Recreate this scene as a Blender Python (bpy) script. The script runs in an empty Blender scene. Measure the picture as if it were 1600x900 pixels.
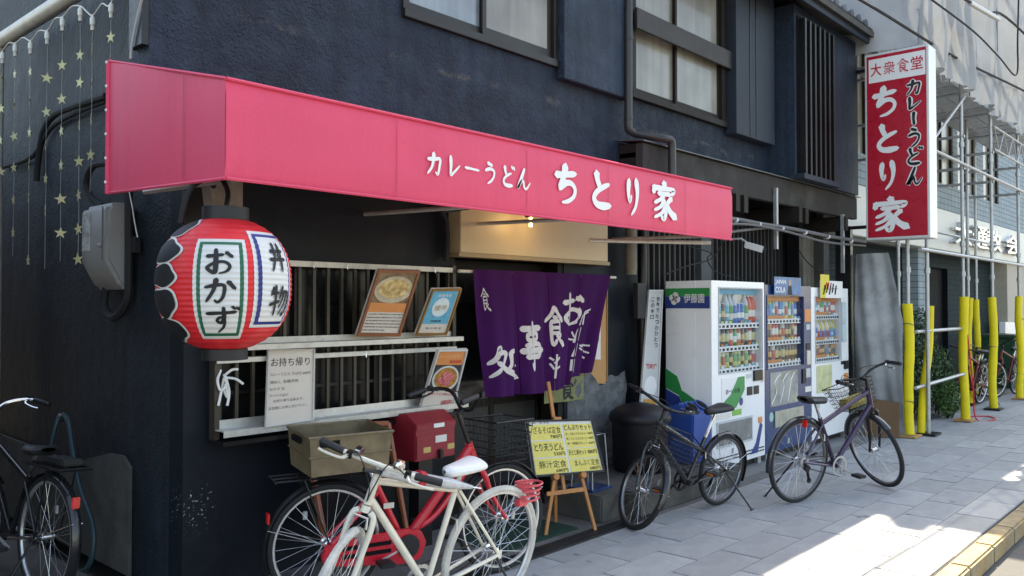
import bpy, bmesh, math, random
from mathutils import Vector as V, Matrix

random.seed(7)
S = bpy.context.scene
COL = S.collection

# ------------------------------------------------------------------ camera
F = 1300.0                      # focal length in pixels of the 1600x900 photograph
EYE = 1.61
YAW = math.atan(1176 / F)
PITCH = math.atan(26 / F)
FW = V((math.cos(YAW) * math.cos(PITCH), math.sin(YAW) * math.cos(PITCH), math.sin(PITCH)))
RT = V((math.sin(YAW), -math.cos(YAW), 0))
UP = RT.cross(FW)
cd = bpy.data.cameras.new("camera")
cd.sensor_width = 36
cd.lens = 36 * F / 1600
cd.clip_end = 1000
cd.clip_start = 0.05
cam = bpy.data.objects.new("camera", cd)
COL.objects.link(cam)
cam.matrix_world = Matrix(((RT.x, UP.x, -FW.x, 0), (RT.y, UP.y, -FW.y, 0), (RT.z, UP.z, -FW.z, EYE), (0, 0, 0, 1)))
S.camera = cam

# ------------------------------------------------------------------ sky, sun, exposure
SUN = V((0.50, 0.266, 1.0)).normalized()
w = bpy.data.worlds.new("World")
S.world = w
w.use_nodes = True
nt = w.node_tree
nt.nodes.clear()
sky = nt.nodes.new("ShaderNodeTexSky")
sky.sky_type = 'NISHITA'
sky.sun_disc = False
sky.sun_elevation = math.asin(SUN.z)
sky.sun_rotation = math.atan2(SUN.x, SUN.y)
sky.air_density = 1.0
sky.dust_density = 1.6
sky.ozone_density = 1.0
bg = nt.nodes.new("ShaderNodeBackground")
bg.inputs[1].default_value = 0.15
out = nt.nodes.new("ShaderNodeOutputWorld")
nt.links.new(sky.outputs[0], bg.inputs[0])
nt.links.new(bg.outputs[0], out.inputs[0])
sl = bpy.data.lights.new("sun", 'SUN')
sl.energy = 4.6
sl.angle = math.radians(0.5)
sl.color = (1.0, 0.955, 0.88)
so = bpy.data.objects.new("sun", sl)
COL.objects.link(so)
so.rotation_euler = SUN.to_track_quat('Z', 'Y').to_euler()
so.location = (0, 0, 30)
S.view_settings.view_transform = 'Standard'
S.view_settings.look = 'None'
S.view_settings.gamma = 1
S.view_settings.exposure = 1.9
S.view_settings.use_white_balance = True
S.view_settings.white_balance_temperature = 7900
S.view_settings.white_balance_tint = 8
S.cycles.max_bounces = 8
S.cycles.transparent_max_bounces = 12
S.cycles.sample_clamp_indirect = 6

# ------------------------------------------------------------------ pixel -> place
def ray(px, py):
    return FW + RT * ((px - 800) / F) + UP * ((450 - py) / F)

def at(px, py, X=None, Y=None, Z=None):
    d = ray(px, py)
    t = X / d.x if X is not None else Y / d.y if Y is not None else (Z - EYE) / d.z
    return V((d.x * t, d.y * t, EYE + d.z * t))

def atp(px, py, o, n):
    d = ray(px, py)
    e = V((0, 0, EYE))
    return e + d * ((V(o) - e).dot(V(n)) / d.dot(V(n)))

def pix(p):
    q = V(p) - V((0, 0, EYE))
    return 800 + F * q.dot(RT) / q.dot(FW), 450 - F * q.dot(UP) / q.dot(FW)

# ------------------------------------------------------------------ mesh builder
W = {}

def put(name, data, M, parent=None, label=None, cat=None, group=None, kind=None):
    o = bpy.data.objects.new(name, data)
    COL.objects.link(o)
    W[o.name] = M.copy()
    if parent is not None:
        o.parent = parent
        o.matrix_basis = W[parent.name].inverted() @ M
    else:
        o.matrix_basis = M
    return tag(o, label, cat, group, kind)

def tag(o, label=None, cat=None, group=None, kind=None):
    for k, v in (("label", label), ("category", cat), ("group", group), ("kind", kind)):
        if v:
            o[k] = v
    return o

def thing(name, loc, label, cat, group=None, kind=None):
    return put(name, None, Matrix.Translation(V(loc)), None, label, cat, group, kind)

def frame_of(d):
    d = V(d).normalized()
    a = V((0, 0, 1)) if abs(d.z) < 0.9 else V((1, 0, 0))
    x = d.cross(a).normalized()
    return x, d.cross(x).normalized()

class MB:
    def __init__(s, M=None):
        s.v = []
        s.f = []
        s.M = M

    def add(s, vs, fs):
        k = len(s.v)
        s.v += [s.M @ V(q) if s.M is not None else V(q) for q in vs]
        s.f += [[k + i for i in q] for q in fs]
        return s

    def box(s, x0, x1, y0, y1, z0, z1):
        return s.add([(x, y, z) for x in (x0, x1) for y in (y0, y1) for z in (z0, z1)],
                     [(0, 1, 3, 2), (4, 6, 7, 5), (0, 4, 5, 1), (2, 3, 7, 6), (0, 2, 6, 4), (1, 5, 7, 3)])

    def obox(s, c, ux, uy, uz):          # half-axis vectors
        c, ux, uy, uz = V(c), V(ux), V(uy), V(uz)
        return s.add([c + ux * i + uy * j + uz * k for i in (-1, 1) for j in (-1, 1) for k in (-1, 1)],
                     [(0, 1, 3, 2), (4, 6, 7, 5), (0, 4, 5, 1), (2, 3, 7, 6), (0, 2, 6, 4), (1, 5, 7, 3)])

    def bar(s, a, b, wd, ht, up=(0, 0, 1)):   # rectangular bar from a to b
        a, b = V(a), V(b)
        d = (b - a) / 2
        x = d.cross(V(up))
        x = x.normalized() if x.length > 1e-6 else V((1, 0, 0))
        return s.obox((a + b) / 2, d, x * wd / 2, x.cross(d).normalized() * ht / 2)

    def tube(s, pts, r, n=8, closed=False, flat=None):
        pts = [V(p) for p in pts]
        m = len(pts)
        rs = r if isinstance(r, (list, tuple)) else [r] * m
        T = []
        for i in range(m):
            a = pts[i - 1] if (i > 0 or closed) else pts[i]
            b = pts[(i + 1) % m] if (i < m - 1 or closed) else pts[i]
            T.append((b - a).normalized())
        x, y = frame_of(T[0])
        vs, fs = [], []
        for i in range(m):
            x = (x - T[i] * x.dot(T[i])).normalized()
            y = T[i].cross(x)
            for k in range(n):
                a = 2 * math.pi * k / n
                vs.append(pts[i] + (x * math.cos(a) + y * math.sin(a)) * rs[i])
        for i in range(m if closed else m - 1):
            for k in range(n):
                j = (i + 1) % m
                fs.append((i * n + k, i * n + (k + 1) % n, j * n + (k + 1) % n, j * n + k))
        if not closed:
            fs.append(tuple(range(n))[::-1])
            fs.append(tuple((m - 1) * n + k for k in range(n)))
        return s.add(vs, fs)

    def lathe(s, prof, o=(0, 0, 0), ax=(0, 0, 1), n=24, cap=True, x=None):
        o, ax = V(o), V(ax).normalized()
        if x is None:
            x, y = frame_of(ax)
        else:
            x = V(x); y = ax.cross(x)
        vs, fs = [], []
        for r, h in prof:
            for k in range(n):
                a = 2 * math.pi * k / n
                vs.append(o + ax * h + (x * math.cos(a) + y * math.sin(a)) * r)
        for i in range(len(prof) - 1):
            for k in range(n):
                fs.append((i * n + k, i * n + (k + 1) % n, (i + 1) * n + (k + 1) % n, (i + 1) * n + k))
        if cap:
            fs.append(tuple(range(n))[::-1])
            fs.append(tuple((len(prof) - 1) * n + k for k in range(n)))
        return s.add(vs, fs)

    def prism(s, poly, o, ux, uy, d):     # polygon in the (ux, uy) plane at o, pushed by vector d
        o, ux, uy, d = V(o), V(ux), V(uy), V(d)
        n = len(poly)
        a = [o + ux * p[0] + uy * p[1] for p in poly]
        vs = a + [q + d for q in a]
        fs = [tuple(range(n))[::-1], tuple(range(n, 2 * n))]
        fs += [(i, (i + 1) % n, n + (i + 1) % n, n + i) for i in range(n)]
        return s.add(vs, fs)

    def slab(s, a, b, c, d, t):           # quad a b c d given thickness vector t
        a, b, c, d, t = V(a), V(b), V(c), V(d), V(t)
        return s.add([a, b, c, d, a + t, b + t, c + t, d + t],
                     [(0, 3, 2, 1), (4, 5, 6, 7), (0, 1, 5, 4), (1, 2, 6, 5), (2, 3, 7, 6), (3, 0, 4, 7)])

    def quad(s, a, b, c, d):
        return s.add([a, b, c, d], [(0, 1, 2, 3)])

    def grid(s, fn, nu, nv):
        vs = [fn(i / nu, j / nv) for j in range(nv + 1) for i in range(nu + 1)]
        fs = [(j * (nu + 1) + i, j * (nu + 1) + i + 1, (j + 1) * (nu + 1) + i + 1, (j + 1) * (nu + 1) + i)
              for j in range(nv) for i in range(nu)]
        return s.add(vs, fs)

    def ball(s, c, r, n=10, sq=(1, 1, 1)):
        prof = []
        vs, fs = [], []
        m = n // 2 + 1
        for i in range(m + 1):
            t = math.pi * i / m
            for k in range(n):
                a = 2 * math.pi * k / n
                vs.append(V(c) + V((math.sin(t) * math.cos(a) * sq[0], math.sin(t) * math.sin(a) * sq[1], math.cos(t) * sq[2])) * r)
        for i in range(m):
            for k in range(n):
                fs.append((i * n + k, (i + 1) * n + k, (i + 1) * n + (k + 1) % n, i * n + (k + 1) % n))
        return s.add(vs, fs)

    def mesh(s, name, m, smooth=False, bevel=0, solid=0, org=None):
        if org is None:
            lo = [min(q[i] for q in s.v) for i in range(3)]
            hi = [max(q[i] for q in s.v) for i in range(3)]
            org = V(((lo[0] + hi[0]) / 2, (lo[1] + hi[1]) / 2, lo[2]))
        me = bpy.data.meshes.new(name)
        me.from_pydata([tuple(q - org) for q in s.v], [], s.f)
        if bevel or solid:
            bm = bmesh.new()
            bm.from_mesh(me)
            if solid:
                bmesh.ops.recalc_face_normals(bm, faces=bm.faces)
                bmesh.ops.solidify(bm, geom=bm.faces[:], thickness=solid)
            if bevel:
                bmesh.ops.remove_doubles(bm, verts=bm.verts, dist=1e-6)
                es = [e for e in bm.edges if len(e.link_faces) == 2 and e.calc_face_angle(0) > 0.6]
                bmesh.ops.bevel(bm, geom=es, offset=bevel, segments=2, affect='EDGES', clamp_overlap=True)
            bm.to_mesh(me)
            bm.free()
        me.materials.append(m)
        if smooth:
            for p in me.polygons:
                p.use_smooth = True
            try:
                me.set_sharp_from_angle(angle=math.radians(42))
            except Exception:
                pass
        return me, org

    def build(s, name, m, parent=None, label=None, cat=None, group=None, kind=None, smooth=False, bevel=0, solid=0):
        me, org = s.mesh(name, m, smooth, bevel, solid)
        return put(name, me, Matrix.Translation(org), parent, label, cat, group, kind)

def spline(pts, k=8, closed=False):
    pts = [V(p) for p in pts]
    res = []
    n = len(pts)
    for i in range(n if closed else n - 1):
        p0 = pts[i - 1] if (i or closed) else pts[0]
        p1, p2 = pts[i], pts[(i + 1) % n]
        p3 = pts[(i + 2) % n] if (closed or i < n - 2) else pts[-1]
        for j in range(k):
            t = j / k
            res.append(0.5 * ((2 * p1) + (p2 - p0) * t + (2 * p0 - 5 * p1 + 4 * p2 - p3) * t * t + (3 * p1 - p0 - 3 * p2 + p3) * t ** 3))
    if not closed:
        res.append(pts[-1])
    return res

# ------------------------------------------------------------------ materials
MATS = {}

def mat(name, col, rough=0.6, metal=0.0, var=0.12, scale=6.0, bump=0.0, bscale=60.0, coat=0.0, trans=0.0,
        emit=0.0, alpha=1.0, rnd=0.0, spec=0.5, dirt=None, dscale=3.0, damt=0.5, ior=1.45, sheen=0.0):
    if name in MATS:
        return MATS[name]
    m = bpy.data.materials.new(name)
    MATS[name] = m
    m.use_nodes = True
    N, L = m.node_tree.nodes, m.node_tree.links
    p = N["Principled BSDF"]
    tc = N.new("ShaderNodeTexCoord")
    base = tuple(col) + (1,)
    p.inputs["Base Color"].default_value = base
    p.inputs["Roughness"].default_value = rough
    p.inputs["Metallic"].default_value = metal
    p.inputs["Specular IOR Level"].default_value = spec
    p.inputs["Coat Weight"].default_value = coat
    p.inputs["Coat Roughness"].default_value = 0.08
    p.inputs["Transmission Weight"].default_value = trans
    p.inputs["IOR"].default_value = ior
    p.inputs["Alpha"].default_value = alpha
    if sheen:
        p.inputs["Sheen Weight"].default_value = sheen
    if emit:
        p.inputs["Emission Color"].default_value = base
        p.inputs["Emission Strength"].default_value = emit
    last = None
    if var or rnd or dirt:
        no = N.new("ShaderNodeTexNoise")
        no.inputs["Scale"].default_value = scale
        no.inputs["Detail"].default_value = 6
        no.inputs["Roughness"].default_value = 0.62
        L.new(tc.outputs["Object"], no.inputs["Vector"])
        mr = N.new("ShaderNodeMapRange")
        mr.inputs[1].default_value = 0.3
        mr.inputs[2].default_value = 0.7
        mr.inputs[3].default_value = 1 - var
        mr.inputs[4].default_value = 1 + var
        L.new(no.outputs["Fac"], mr.inputs[0])
        fac = mr.outputs[0]
        if rnd:
            oi = N.new("ShaderNodeObjectInfo")
            m2 = N.new("ShaderNodeMapRange")
            m2.inputs[3].default_value = 1 - rnd
            m2.inputs[4].default_value = 1 + rnd
            L.new(oi.outputs["Random"], m2.inputs[0])
            mu = N.new("ShaderNodeMath")
            mu.operation = 'MULTIPLY'
            L.new(fac, mu.inputs[0])
            L.new(m2.outputs[0], mu.inputs[1])
            fac = mu.outputs[0]
        sc = N.new("ShaderNodeVectorMath")
        sc.operation = 'SCALE'
        sc.inputs[0].default_value = tuple(col)
        L.new(fac, sc.inputs["Scale"])
        last = sc.outputs[0]
        if dirt:
            nd = N.new("ShaderNodeTexNoise")
            nd.inputs["Scale"].default_value = dscale
            nd.inputs["Detail"].default_value = 8
            nd.inputs["Roughness"].default_value = 0.7
            L.new(tc.outputs["Object"], nd.inputs["Vector"])
            cr = N.new("ShaderNodeMapRange")
            cr.inputs[1].default_value = 0.52
            cr.inputs[2].default_value = 0.72
            cr.inputs[4].default_value = damt
            L.new(nd.outputs["Fac"], cr.inputs[0])
            mx = N.new("ShaderNodeMix")
            mx.data_type = 'RGBA'
            mx.inputs[7].default_value = tuple(dirt) + (1,)
            L.new(cr.outputs[0], mx.inputs[0])
            L.new(last, mx.inputs[6])
            last = mx.outputs[2]
        L.new(last, p.inputs["Base Color"])
        rr = N.new("ShaderNodeMapRange")
        rr.inputs[1].default_value = 0.3
        rr.inputs[2].default_value = 0.7
        rr.inputs[3].default_value = max(0.02, rough - 0.08)
        rr.inputs[4].default_value = min(1, rough + 0.08)
        L.new(no.outputs["Fac"], rr.inputs[0])
        L.new(rr.outputs[0], p.inputs["Roughness"])
    if bump:
        nb = N.new("ShaderNodeTexNoise")
        nb.inputs["Scale"].default_value = bscale
        nb.inputs["Detail"].default_value = 5
        L.new(tc.outputs["Object"], nb.inputs["Vector"])
        bp = N.new("ShaderNodeBump")
        bp.inputs["Strength"].default_value = bump
        bp.inputs["Distance"].default_value = 0.01
        L.new(nb.outputs["Fac"], bp.inputs["Height"])
        L.new(bp.outputs[0], p.inputs["Normal"])
    return m

def stucco(name, col, chips=0.0, crack=False, amp=1.0):
    """navy sprayed stucco: lumpy relief, paint tone changes, flaked spots"""
    if name in MATS:
        return MATS[name]
    m = mat(name, col, 0.55, var=0.0, spec=0.32)
    N, L = m.node_tree.nodes, m.node_tree.links
    p = N["Principled BSDF"]
    geo = N.new("ShaderNodeNewGeometry")
    def noise(sc, det=6, ro=0.6):
        n = N.new("ShaderNodeTexNoise")
        n.inputs["Scale"].default_value = sc
        n.inputs["Detail"].default_value = det
        n.inputs["Roughness"].default_value = ro
        L.new(geo.outputs["Position"], n.inputs["Vector"])
        return n.outputs["Fac"]
    def rng(x, a, b, c, d):
        n = N.new("ShaderNodeMapRange")
        for i, q in enumerate((a, b, c, d)):
            n.inputs[i + 1].default_value = q
        L.new(x, n.inputs[0])
        return n.outputs[0]
    def mul(a, b, op='MULTIPLY'):
        n = N.new("ShaderNodeMath")
        n.operation = op
        for i, q in enumerate((a, b)):
            if isinstance(q, (int, float)):
                n.inputs[i].default_value = q
            else:
                L.new(q, n.inputs[i])
        return n.outputs[0]
    def mix(f, a, c):
        n = N.new("ShaderNodeMix")
        n.data_type = 'RGBA'
        L.new(f, n.inputs[0])
        L.new(a, n.inputs[6])
        n.inputs[7].default_value = tuple(c) + (1,)
        return n.outputs[2]
    mps = N.new('ShaderNodeMapping'); mps.inputs['Scale'].default_value = (11, 11, .55)
    L.new(geo.outputs['Position'], mps.inputs[0])
    nst = N.new('ShaderNodeTexNoise'); nst.inputs['Scale'].default_value = 1; nst.inputs['Detail'].default_value = 5
    L.new(mps.outputs[0], nst.inputs['Vector'])
    streak = rng(nst.outputs['Fac'], 0.35, 0.68, 0.84, 1.22)
    tone = mul(mul(streak, rng(noise(1.1), 0.3, 0.7, 0.72, 1.28)), rng(noise(14), 0.3, 0.7, 0.86, 1.14))
    sc = N.new("ShaderNodeVectorMath")
    sc.operation = 'SCALE'
    sc.inputs[0].default_value = tuple(col)
    L.new(tone, sc.inputs["Scale"])
    c = sc.outputs[0]
    c = mix(rng(noise(2.6, 9, 0.72), 0.56, 0.74, 0, 0.42), c, (0.030, 0.032, 0.036))
    sep = N.new("ShaderNodeSeparateXYZ")
    L.new(geo.outputs["Position"], sep.inputs[0])
    if crack:       # weathered repair seam running along the wall
        wob = mul(rng(noise(1.7), 0, 1, -0.12, 0.12), sep.outputs[2], 'ADD')
        d = mul(wob, 3.19, 'SUBTRACT')
        d = mul(d, 0, 'ADD')
        n = N.new("ShaderNodeMath"); n.operation = 'ABSOLUTE'; L.new(d, n.inputs[0])
        seam = mul(rng(n.outputs[0], 0.0, 0.030, 1, 0), rng(noise(5, 8, 0.75), 0.50, 0.62, 0, 0.9))
        c = mix(seam, c, (0.11, 0.105, 0.10))
    if chips:
        dx = N.new("ShaderNodeVectorMath"); dx.operation = 'DISTANCE'
        L.new(geo.outputs["Position"], dx.inputs[0])
        dx.inputs[1].default_value = (2.25, 4.4, 0.48)
        near = rng(dx.outputs["Value"], 0.05, 0.30, 0.175, 0.0)
        thr = mul(noise(60, 3, 0.7), near, 'ADD')
        c = mix(rng(thr, 0.79, 0.80, 0, 1), c, (0.55, 0.57, 0.6))
        c = mix(rng(noise(38, 4, 0.7), 0.80, 0.805, 0, 0.8), c, (0.4, 0.42, 0.45))
    L.new(c, p.inputs["Base Color"])
    vo = N.new("ShaderNodeTexVoronoi")
    vo.inputs["Scale"].default_value = 55
    L.new(geo.outputs["Position"], vo.inputs["Vector"])
    hgt = mul(mul(noise(52, 5, 0.65), rng(noise(7, 3), 0.35, 0.65, 0.3, 1.3)), mul(rng(vo.outputs[0], 0, 0.5, 0.35, 0), rng(noise(5), 0.4, 0.6, 0, 1)), 'ADD')
    bp = N.new("ShaderNodeBump")
    bp.inputs["Strength"].default_value = min(1, 1.0 * amp)
    bp.inputs["Distance"].default_value = 0.022
    L.new(hgt, bp.inputs["Height"])
    L.new(bp.outputs[0], p.inputs["Normal"])
    return m

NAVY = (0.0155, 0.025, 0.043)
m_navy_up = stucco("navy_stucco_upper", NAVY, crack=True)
m_navy_lo = stucco("navy_stucco_lower_shaded", (0.0042, 0.0072, 0.0125), chips=1.0, amp=0.10)  # lower coat made darker to deepen the shade under the awning
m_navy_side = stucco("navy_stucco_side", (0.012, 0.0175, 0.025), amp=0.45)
m_navy_flat = mat("navy_paint", (0.015, 0.023, 0.037), 0.6, var=0.2, scale=3, bump=0.25, bscale=120, dirt=(0.075, 0.072, 0.07), damt=0.25)
m_wood_dk = mat("dark_brown_wood", (0.017, 0.013, 0.0105), 0.6, spec=0.3, var=0.3, scale=9, bump=0.2, bscale=90)
m_bronze = mat("bronze_frame", (0.021, 0.0175, 0.015), 0.42, metal=0.2, var=0.15)
m_black = mat("black_painted_metal", (0.007, 0.007, 0.008), 0.38, var=0.2, scale=20)
m_rubber = mat("rubber", (0.017, 0.017, 0.018), 0.78, var=0.2, scale=30)
m_plastic_bk = mat("black_plastic", (0.016, 0.016, 0.018), 0.5, var=0.1)
m_alu = mat("aluminium", (0.62, 0.62, 0.61), 0.36, metal=0.75, var=0.08, scale=20)
m_rail = mat("cream_rail", (0.58, 0.55, 0.49), 0.45, metal=0.25, var=0.12, scale=14, dirt=(0.25, 0.22, 0.18), dscale=12, damt=0.5)
m_chrome = mat("chrome", (0.72, 0.72, 0.73), 0.2, metal=1.0, var=0.05, scale=30)
m_steel = mat("galvanised_tube", (0.42, 0.43, 0.44), 0.45, metal=0.7, var=0.18, scale=10, dirt=(0.16, 0.13, 0.1), dscale=6, damt=0.35)
m_white = mat("white_enamel", (0.84, 0.845, 0.85), 0.32, var=0.03, scale=2, coat=0.3)
m_white_matt = mat("white_print", (0.80, 0.79, 0.77), 0.55, var=0.02)
m_paper = mat("paper", (0.74, 0.70, 0.64), 0.7, var=0.05)
m_ink = mat("black_ink", (0.012, 0.012, 0.014), 0.6, var=0.0)
m_red = mat("red_print", (0.56, 0.012, 0.03), 0.45, var=0.04)
m_concrete = mat("concrete", (0.20, 0.20, 0.195), 0.85, var=0.22, scale=5, bump=0.35, bscale=70, dirt=(0.07, 0.068, 0.062), dscale=2.5, damt=0.7)
m_conc_dk = mat("old_dark_concrete", (0.085, 0.082, 0.075), 0.9, var=0.3, scale=4, bump=0.5, bscale=40, dirt=(0.03, 0.03, 0.028), dscale=2.2, damt=0.7)
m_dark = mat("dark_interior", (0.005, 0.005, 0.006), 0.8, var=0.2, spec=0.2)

def vinyl(name, col):
    """stretched awning vinyl: soft sag relief, faded patches and faint rain streaks"""
    m = mat(name, col, .5, var=0, spec=.3)
    N, L = m.node_tree.nodes, m.node_tree.links
    p = N["Principled BSDF"]
    g = N.new("ShaderNodeNewGeometry")
    def noise(vec, det, rough=.6):
        mp = N.new("ShaderNodeMapping"); mp.inputs["Scale"].default_value = vec
        L.new(g.outputs["Position"], mp.inputs[0])
        n = N.new("ShaderNodeTexNoise"); n.inputs["Scale"].default_value = 1
        n.inputs["Detail"].default_value = det; n.inputs["Roughness"].default_value = rough
        L.new(mp.outputs[0], n.inputs["Vector"])
        return n.outputs["Fac"]
    def rng(x, a, b, c, d):
        n = N.new("ShaderNodeMapRange")
        for i, q in enumerate((a, b, c, d)): n.inputs[i + 1].default_value = q
        L.new(x, n.inputs[0]); return n.outputs[0]
    def mul(a, b):
        n = N.new("ShaderNodeMath"); n.operation = 'MULTIPLY'; L.new(a, n.inputs[0]); L.new(b, n.inputs[1]); return n.outputs[0]
    f = mul(mul(rng(noise((.9, .9, 1.2), 3), .3, .7, .93, 1.06), rng(noise((22, 22, 1.3), 5), .45, .75, 1.0, .95)), rng(noise((60, 60, 60), 3), .35, .7, 1.02, .96))
    sc = N.new("ShaderNodeVectorMath"); sc.operation = 'SCALE'; sc.inputs[0].default_value = tuple(col)
    L.new(f, sc.inputs["Scale"]); L.new(sc.outputs[0], p.inputs["Base Color"])
    b = N.new("ShaderNodeBump"); b.inputs["Strength"].default_value = .5; b.inputs["Distance"].default_value = .03
    L.new(noise((2.2, 2.2, 1.1), 2, .4), b.inputs["Height"]); L.new(b.outputs[0], p.inputs["Normal"])
    return m

# ------------------------------------------------------------------ lettering
_TC = {}

def glyphs(sx, bold=0.0):
    key = (sx, bold)
    if key not in _TC:
        c = bpy.data.curves.new("lettering", 'FONT')
        c.body = sx
        c.resolution_u = 3
        c.offset = bold
        o = bpy.data.objects.new("lettering", c)
        COL.objects.link(o)
        bpy.context.view_layer.update()
        dg = bpy.context.evaluated_depsgraph_get()
        me = bpy.data.meshes.new_from_object(o.evaluated_get(dg))
        vs = [(q.co.x, q.co.y) for q in me.vertices]
        fs = [tuple(q.vertices) for q in me.polygons]
        bpy.data.objects.remove(o)
        bpy.data.curves.remove(c)
        bpy.data.meshes.remove(me)
        _TC[key] = (vs, fs)
    return _TC[key]

def write(mb, sx, o, ux, uy, wd=None, ht=None, bold=0.0, al='l'):
    """lay a string into a builder: o = left/centre base point, ux/uy unit vectors; fitted to width/height"""
    vs, fs = glyphs(sx, bold)
    if not vs:
        return mb
    x0, x1 = min(q[0] for q in vs), max(q[0] for q in vs)
    y0, y1 = min(q[1] for q in vs), max(q[1] for q in vs)
    o, ux, uy = V(o), V(ux), V(uy)
    ky = (ht / (y1 - y0)) if ht else None
    kx = (wd / (x1 - x0)) if wd else ky
    if ky is None:
        ky = kx
    off = -x0 if al == 'l' else -(x0 + x1) / 2 if al == 'c' else -x1
    mb.add([o + ux * ((q[0] + off) * kx) + uy * ((q[1] - y0) * ky) for q in vs], fs)
    return mb

def P(*a):
    return [(a[i], a[i + 1]) for i in range(0, len(a), 2)]

BR = {   # brush strokes in a 100 x 100 cell: (points, start width, end width)
 'ち': [(P(12,70,40,73,86,80), 10, 8), (P(48,98,40,66,27,36), 12, 9), (P(27,36,48,52,70,53,83,40,79,22,60,8,36,2), 9, 5)],
 'と': [(P(30,96,34,76,44,58), 13, 9), (P(84,68,56,57,30,42,19,25,30,10,55,6,87,9), 7, 12)],
 'り': [(P(28,90,24,66,27,44,33,36,41,50), 12, 5), (P(66,94,73,66,71,42,61,19,40,0), 13, 4)],
 '家': [(P(50,100,53,88), 11, 9), (P(14,86,10,68), 10, 7), (P(12,82,50,83,88,83,80,69), 8, 6), (P(27,68,74,70), 7, 7),
       (P(50,68,36,53,13,42), 8, 5), (P(40,56,55,40,57,20,49,1,38,9), 8, 6), (P(48,46,34,32,12,22), 8, 4),
       (P(54,32,38,15,12,3), 8, 4), (P(78,60,62,45), 9, 6), (P(57,44,72,23,94,8), 7, 12)],
 'カ': [(P(13,68,50,71,82,74,79,40,70,8,57,15), 10, 6), (P(46,97,43,62,33,32,10,4), 12, 5)],
 'レ': [(P(26,94,28,52,27,12,52,28,88,58), 12, 5)],
 'ー': [(P(8,55,50,52,92,49), 12, 9)],
 '｜': [(P(50,94,48,50,52,6), 12, 9)],
 'う': [(P(34,94,64,84), 10, 9), (P(18,58,50,68,76,60,75,36,58,14,34,0), 9, 6)],
 'ど': [(P(26,92,30,72,38,56), 12, 8), (P(74,64,50,55,26,40,17,24,27,10,50,6,80,8), 6, 11), (P(76,97,84,85), 8, 6), (P(90,94,98,82), 8, 6)],
 'ん': [(P(54,97,36,56,12,6,34,37,47,40,54,13,68,7,92,36), 10, 5)],
 'お': [(P(10,70,62,77), 10, 8), (P(38,97,39,52,36,10,18,18,15,30,40,47,66,49,81,33,72,14,50,5), 11, 6), (P(70,86,90,68), 10, 8)],
 'か': [(P(8,62,45,72,63,66,59,25,44,4,35,13), 10, 6), (P(40,96,32,52,10,6), 11, 6), (P(74,86,94,56), 11, 8)],
 'ず': [(P(5,72,60,75,90,79), 9, 8), (P(54,95,55,52,46,37,35,45,44,58,57,48,54,20,36,0), 9, 5), (P(78,99,87,89), 7, 6), (P(91,96,99,86), 7, 6)],
 '丼': [(P(14,68,86,71), 9, 8), (P(8,40,92,43), 9, 8), (P(36,96,34,50,16,2), 10, 6), (P(66,96,67,2), 10, 7), (P(48,60,54,50), 9, 7)],
 '物': [(P(20,92,8,66), 9, 5), (P(8,72,44,75), 7, 7), (P(2,36,48,48), 8, 7), (P(28,98,28,2), 9, 6), (P(62,96,46,56), 9, 5),
       (P(54,73,90,75,88,22,78,3,71,12), 8, 6), (P(68,70,44,26), 7, 4), (P(80,70,66,32,48,4), 7, 4)],
 '食': [(P(50,100,30,78,3,62), 10, 5), (P(51,98,72,78,98,64), 8, 11), (P(40,74,60,72), 6, 6), (P(28,61,71,61,70,31), 7, 6), (P(29,61,29,4,50,15), 8, 6),
       (P(30,46,69,46), 6, 6), (P(30,32,69,32), 6, 6), (P(78,28,58,18), 7, 5), (P(46,30,66,12,97,0), 7, 11)],
 '事': [(P(8,86,92,88), 8, 8), (P(28,76,73,76,72,62), 7, 6), (P(28,76,28,62,72,62), 7, 6), (P(18,50,81,52,80,26), 7, 7), (P(4,38,96,40), 8, 8), (P(18,26,80,26), 7, 7), (P(50,100,51,5,38,11), 9, 6)],
 '処': [(P(32,96,20,66,4,46), 9, 5), (P(24,76,48,78,34,44,4,10), 8, 5), (P(20,52,48,28,98,4), 8, 13), (P(62,80,62,46,48,26), 8, 5), (P(62,80,83,80,82,42,96,38), 8, 6)],
}

def brush(mb, ch, fn, fat=1.0, k=7, layer=0.0004):
    """fn(x, y, lift) maps the unit glyph cell to a place"""
    for si, (pts, w0, w1) in enumerate(BR[ch]):
        c = spline([V((p[0], p[1], 0)) for p in pts], k)
        n = len(c)
        L_, R_ = [], []
        for i, q in enumerate(c):
            d = (c[min(i + 1, n - 1)] - c[max(i - 1, 0)]).normalized()
            t = i / (n - 1)
            wd = (w0 * (1 - t) + w1 * t) * fat * (0.55 + 0.45 * min(1, (t + 0.02) * 7)) * (0.45 + 0.55 * min(1, (1.03 - t) * 6)) * (1 - 0.22 * math.sin(math.pi * t))
            nn = V((-d.y, d.x, 0)) * (wd / 2)
            L_.append(q + nn)
            R_.append(q - nn)
        a = c[0] - (c[1] - c[0]).normalized() * w0 * 0.25 * fat
        b = c[-1] + (c[-1] - c[-2]).normalized() * w1 * 0.3 * fat
        flat = [a] + L_ + [b] + R_
        vs = [fn(q.x / 100, q.y / 100, layer * (si + 1)) for q in flat]
        fs = [(0, 2 * n + 1 - 0 - n + 0, 1)] if False else []
        iL = lambda i: 1 + i
        iR = lambda i: n + 2 + i
        fs.append((0, iR(0), iL(0)))
        for i in range(n - 1):
            fs.append((iL(i), iR(i), iR(i + 1), iL(i + 1)))
        fs.append((iL(n - 1), iR(n - 1), n + 1))
        mb.add(vs, fs)
    return mb

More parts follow.
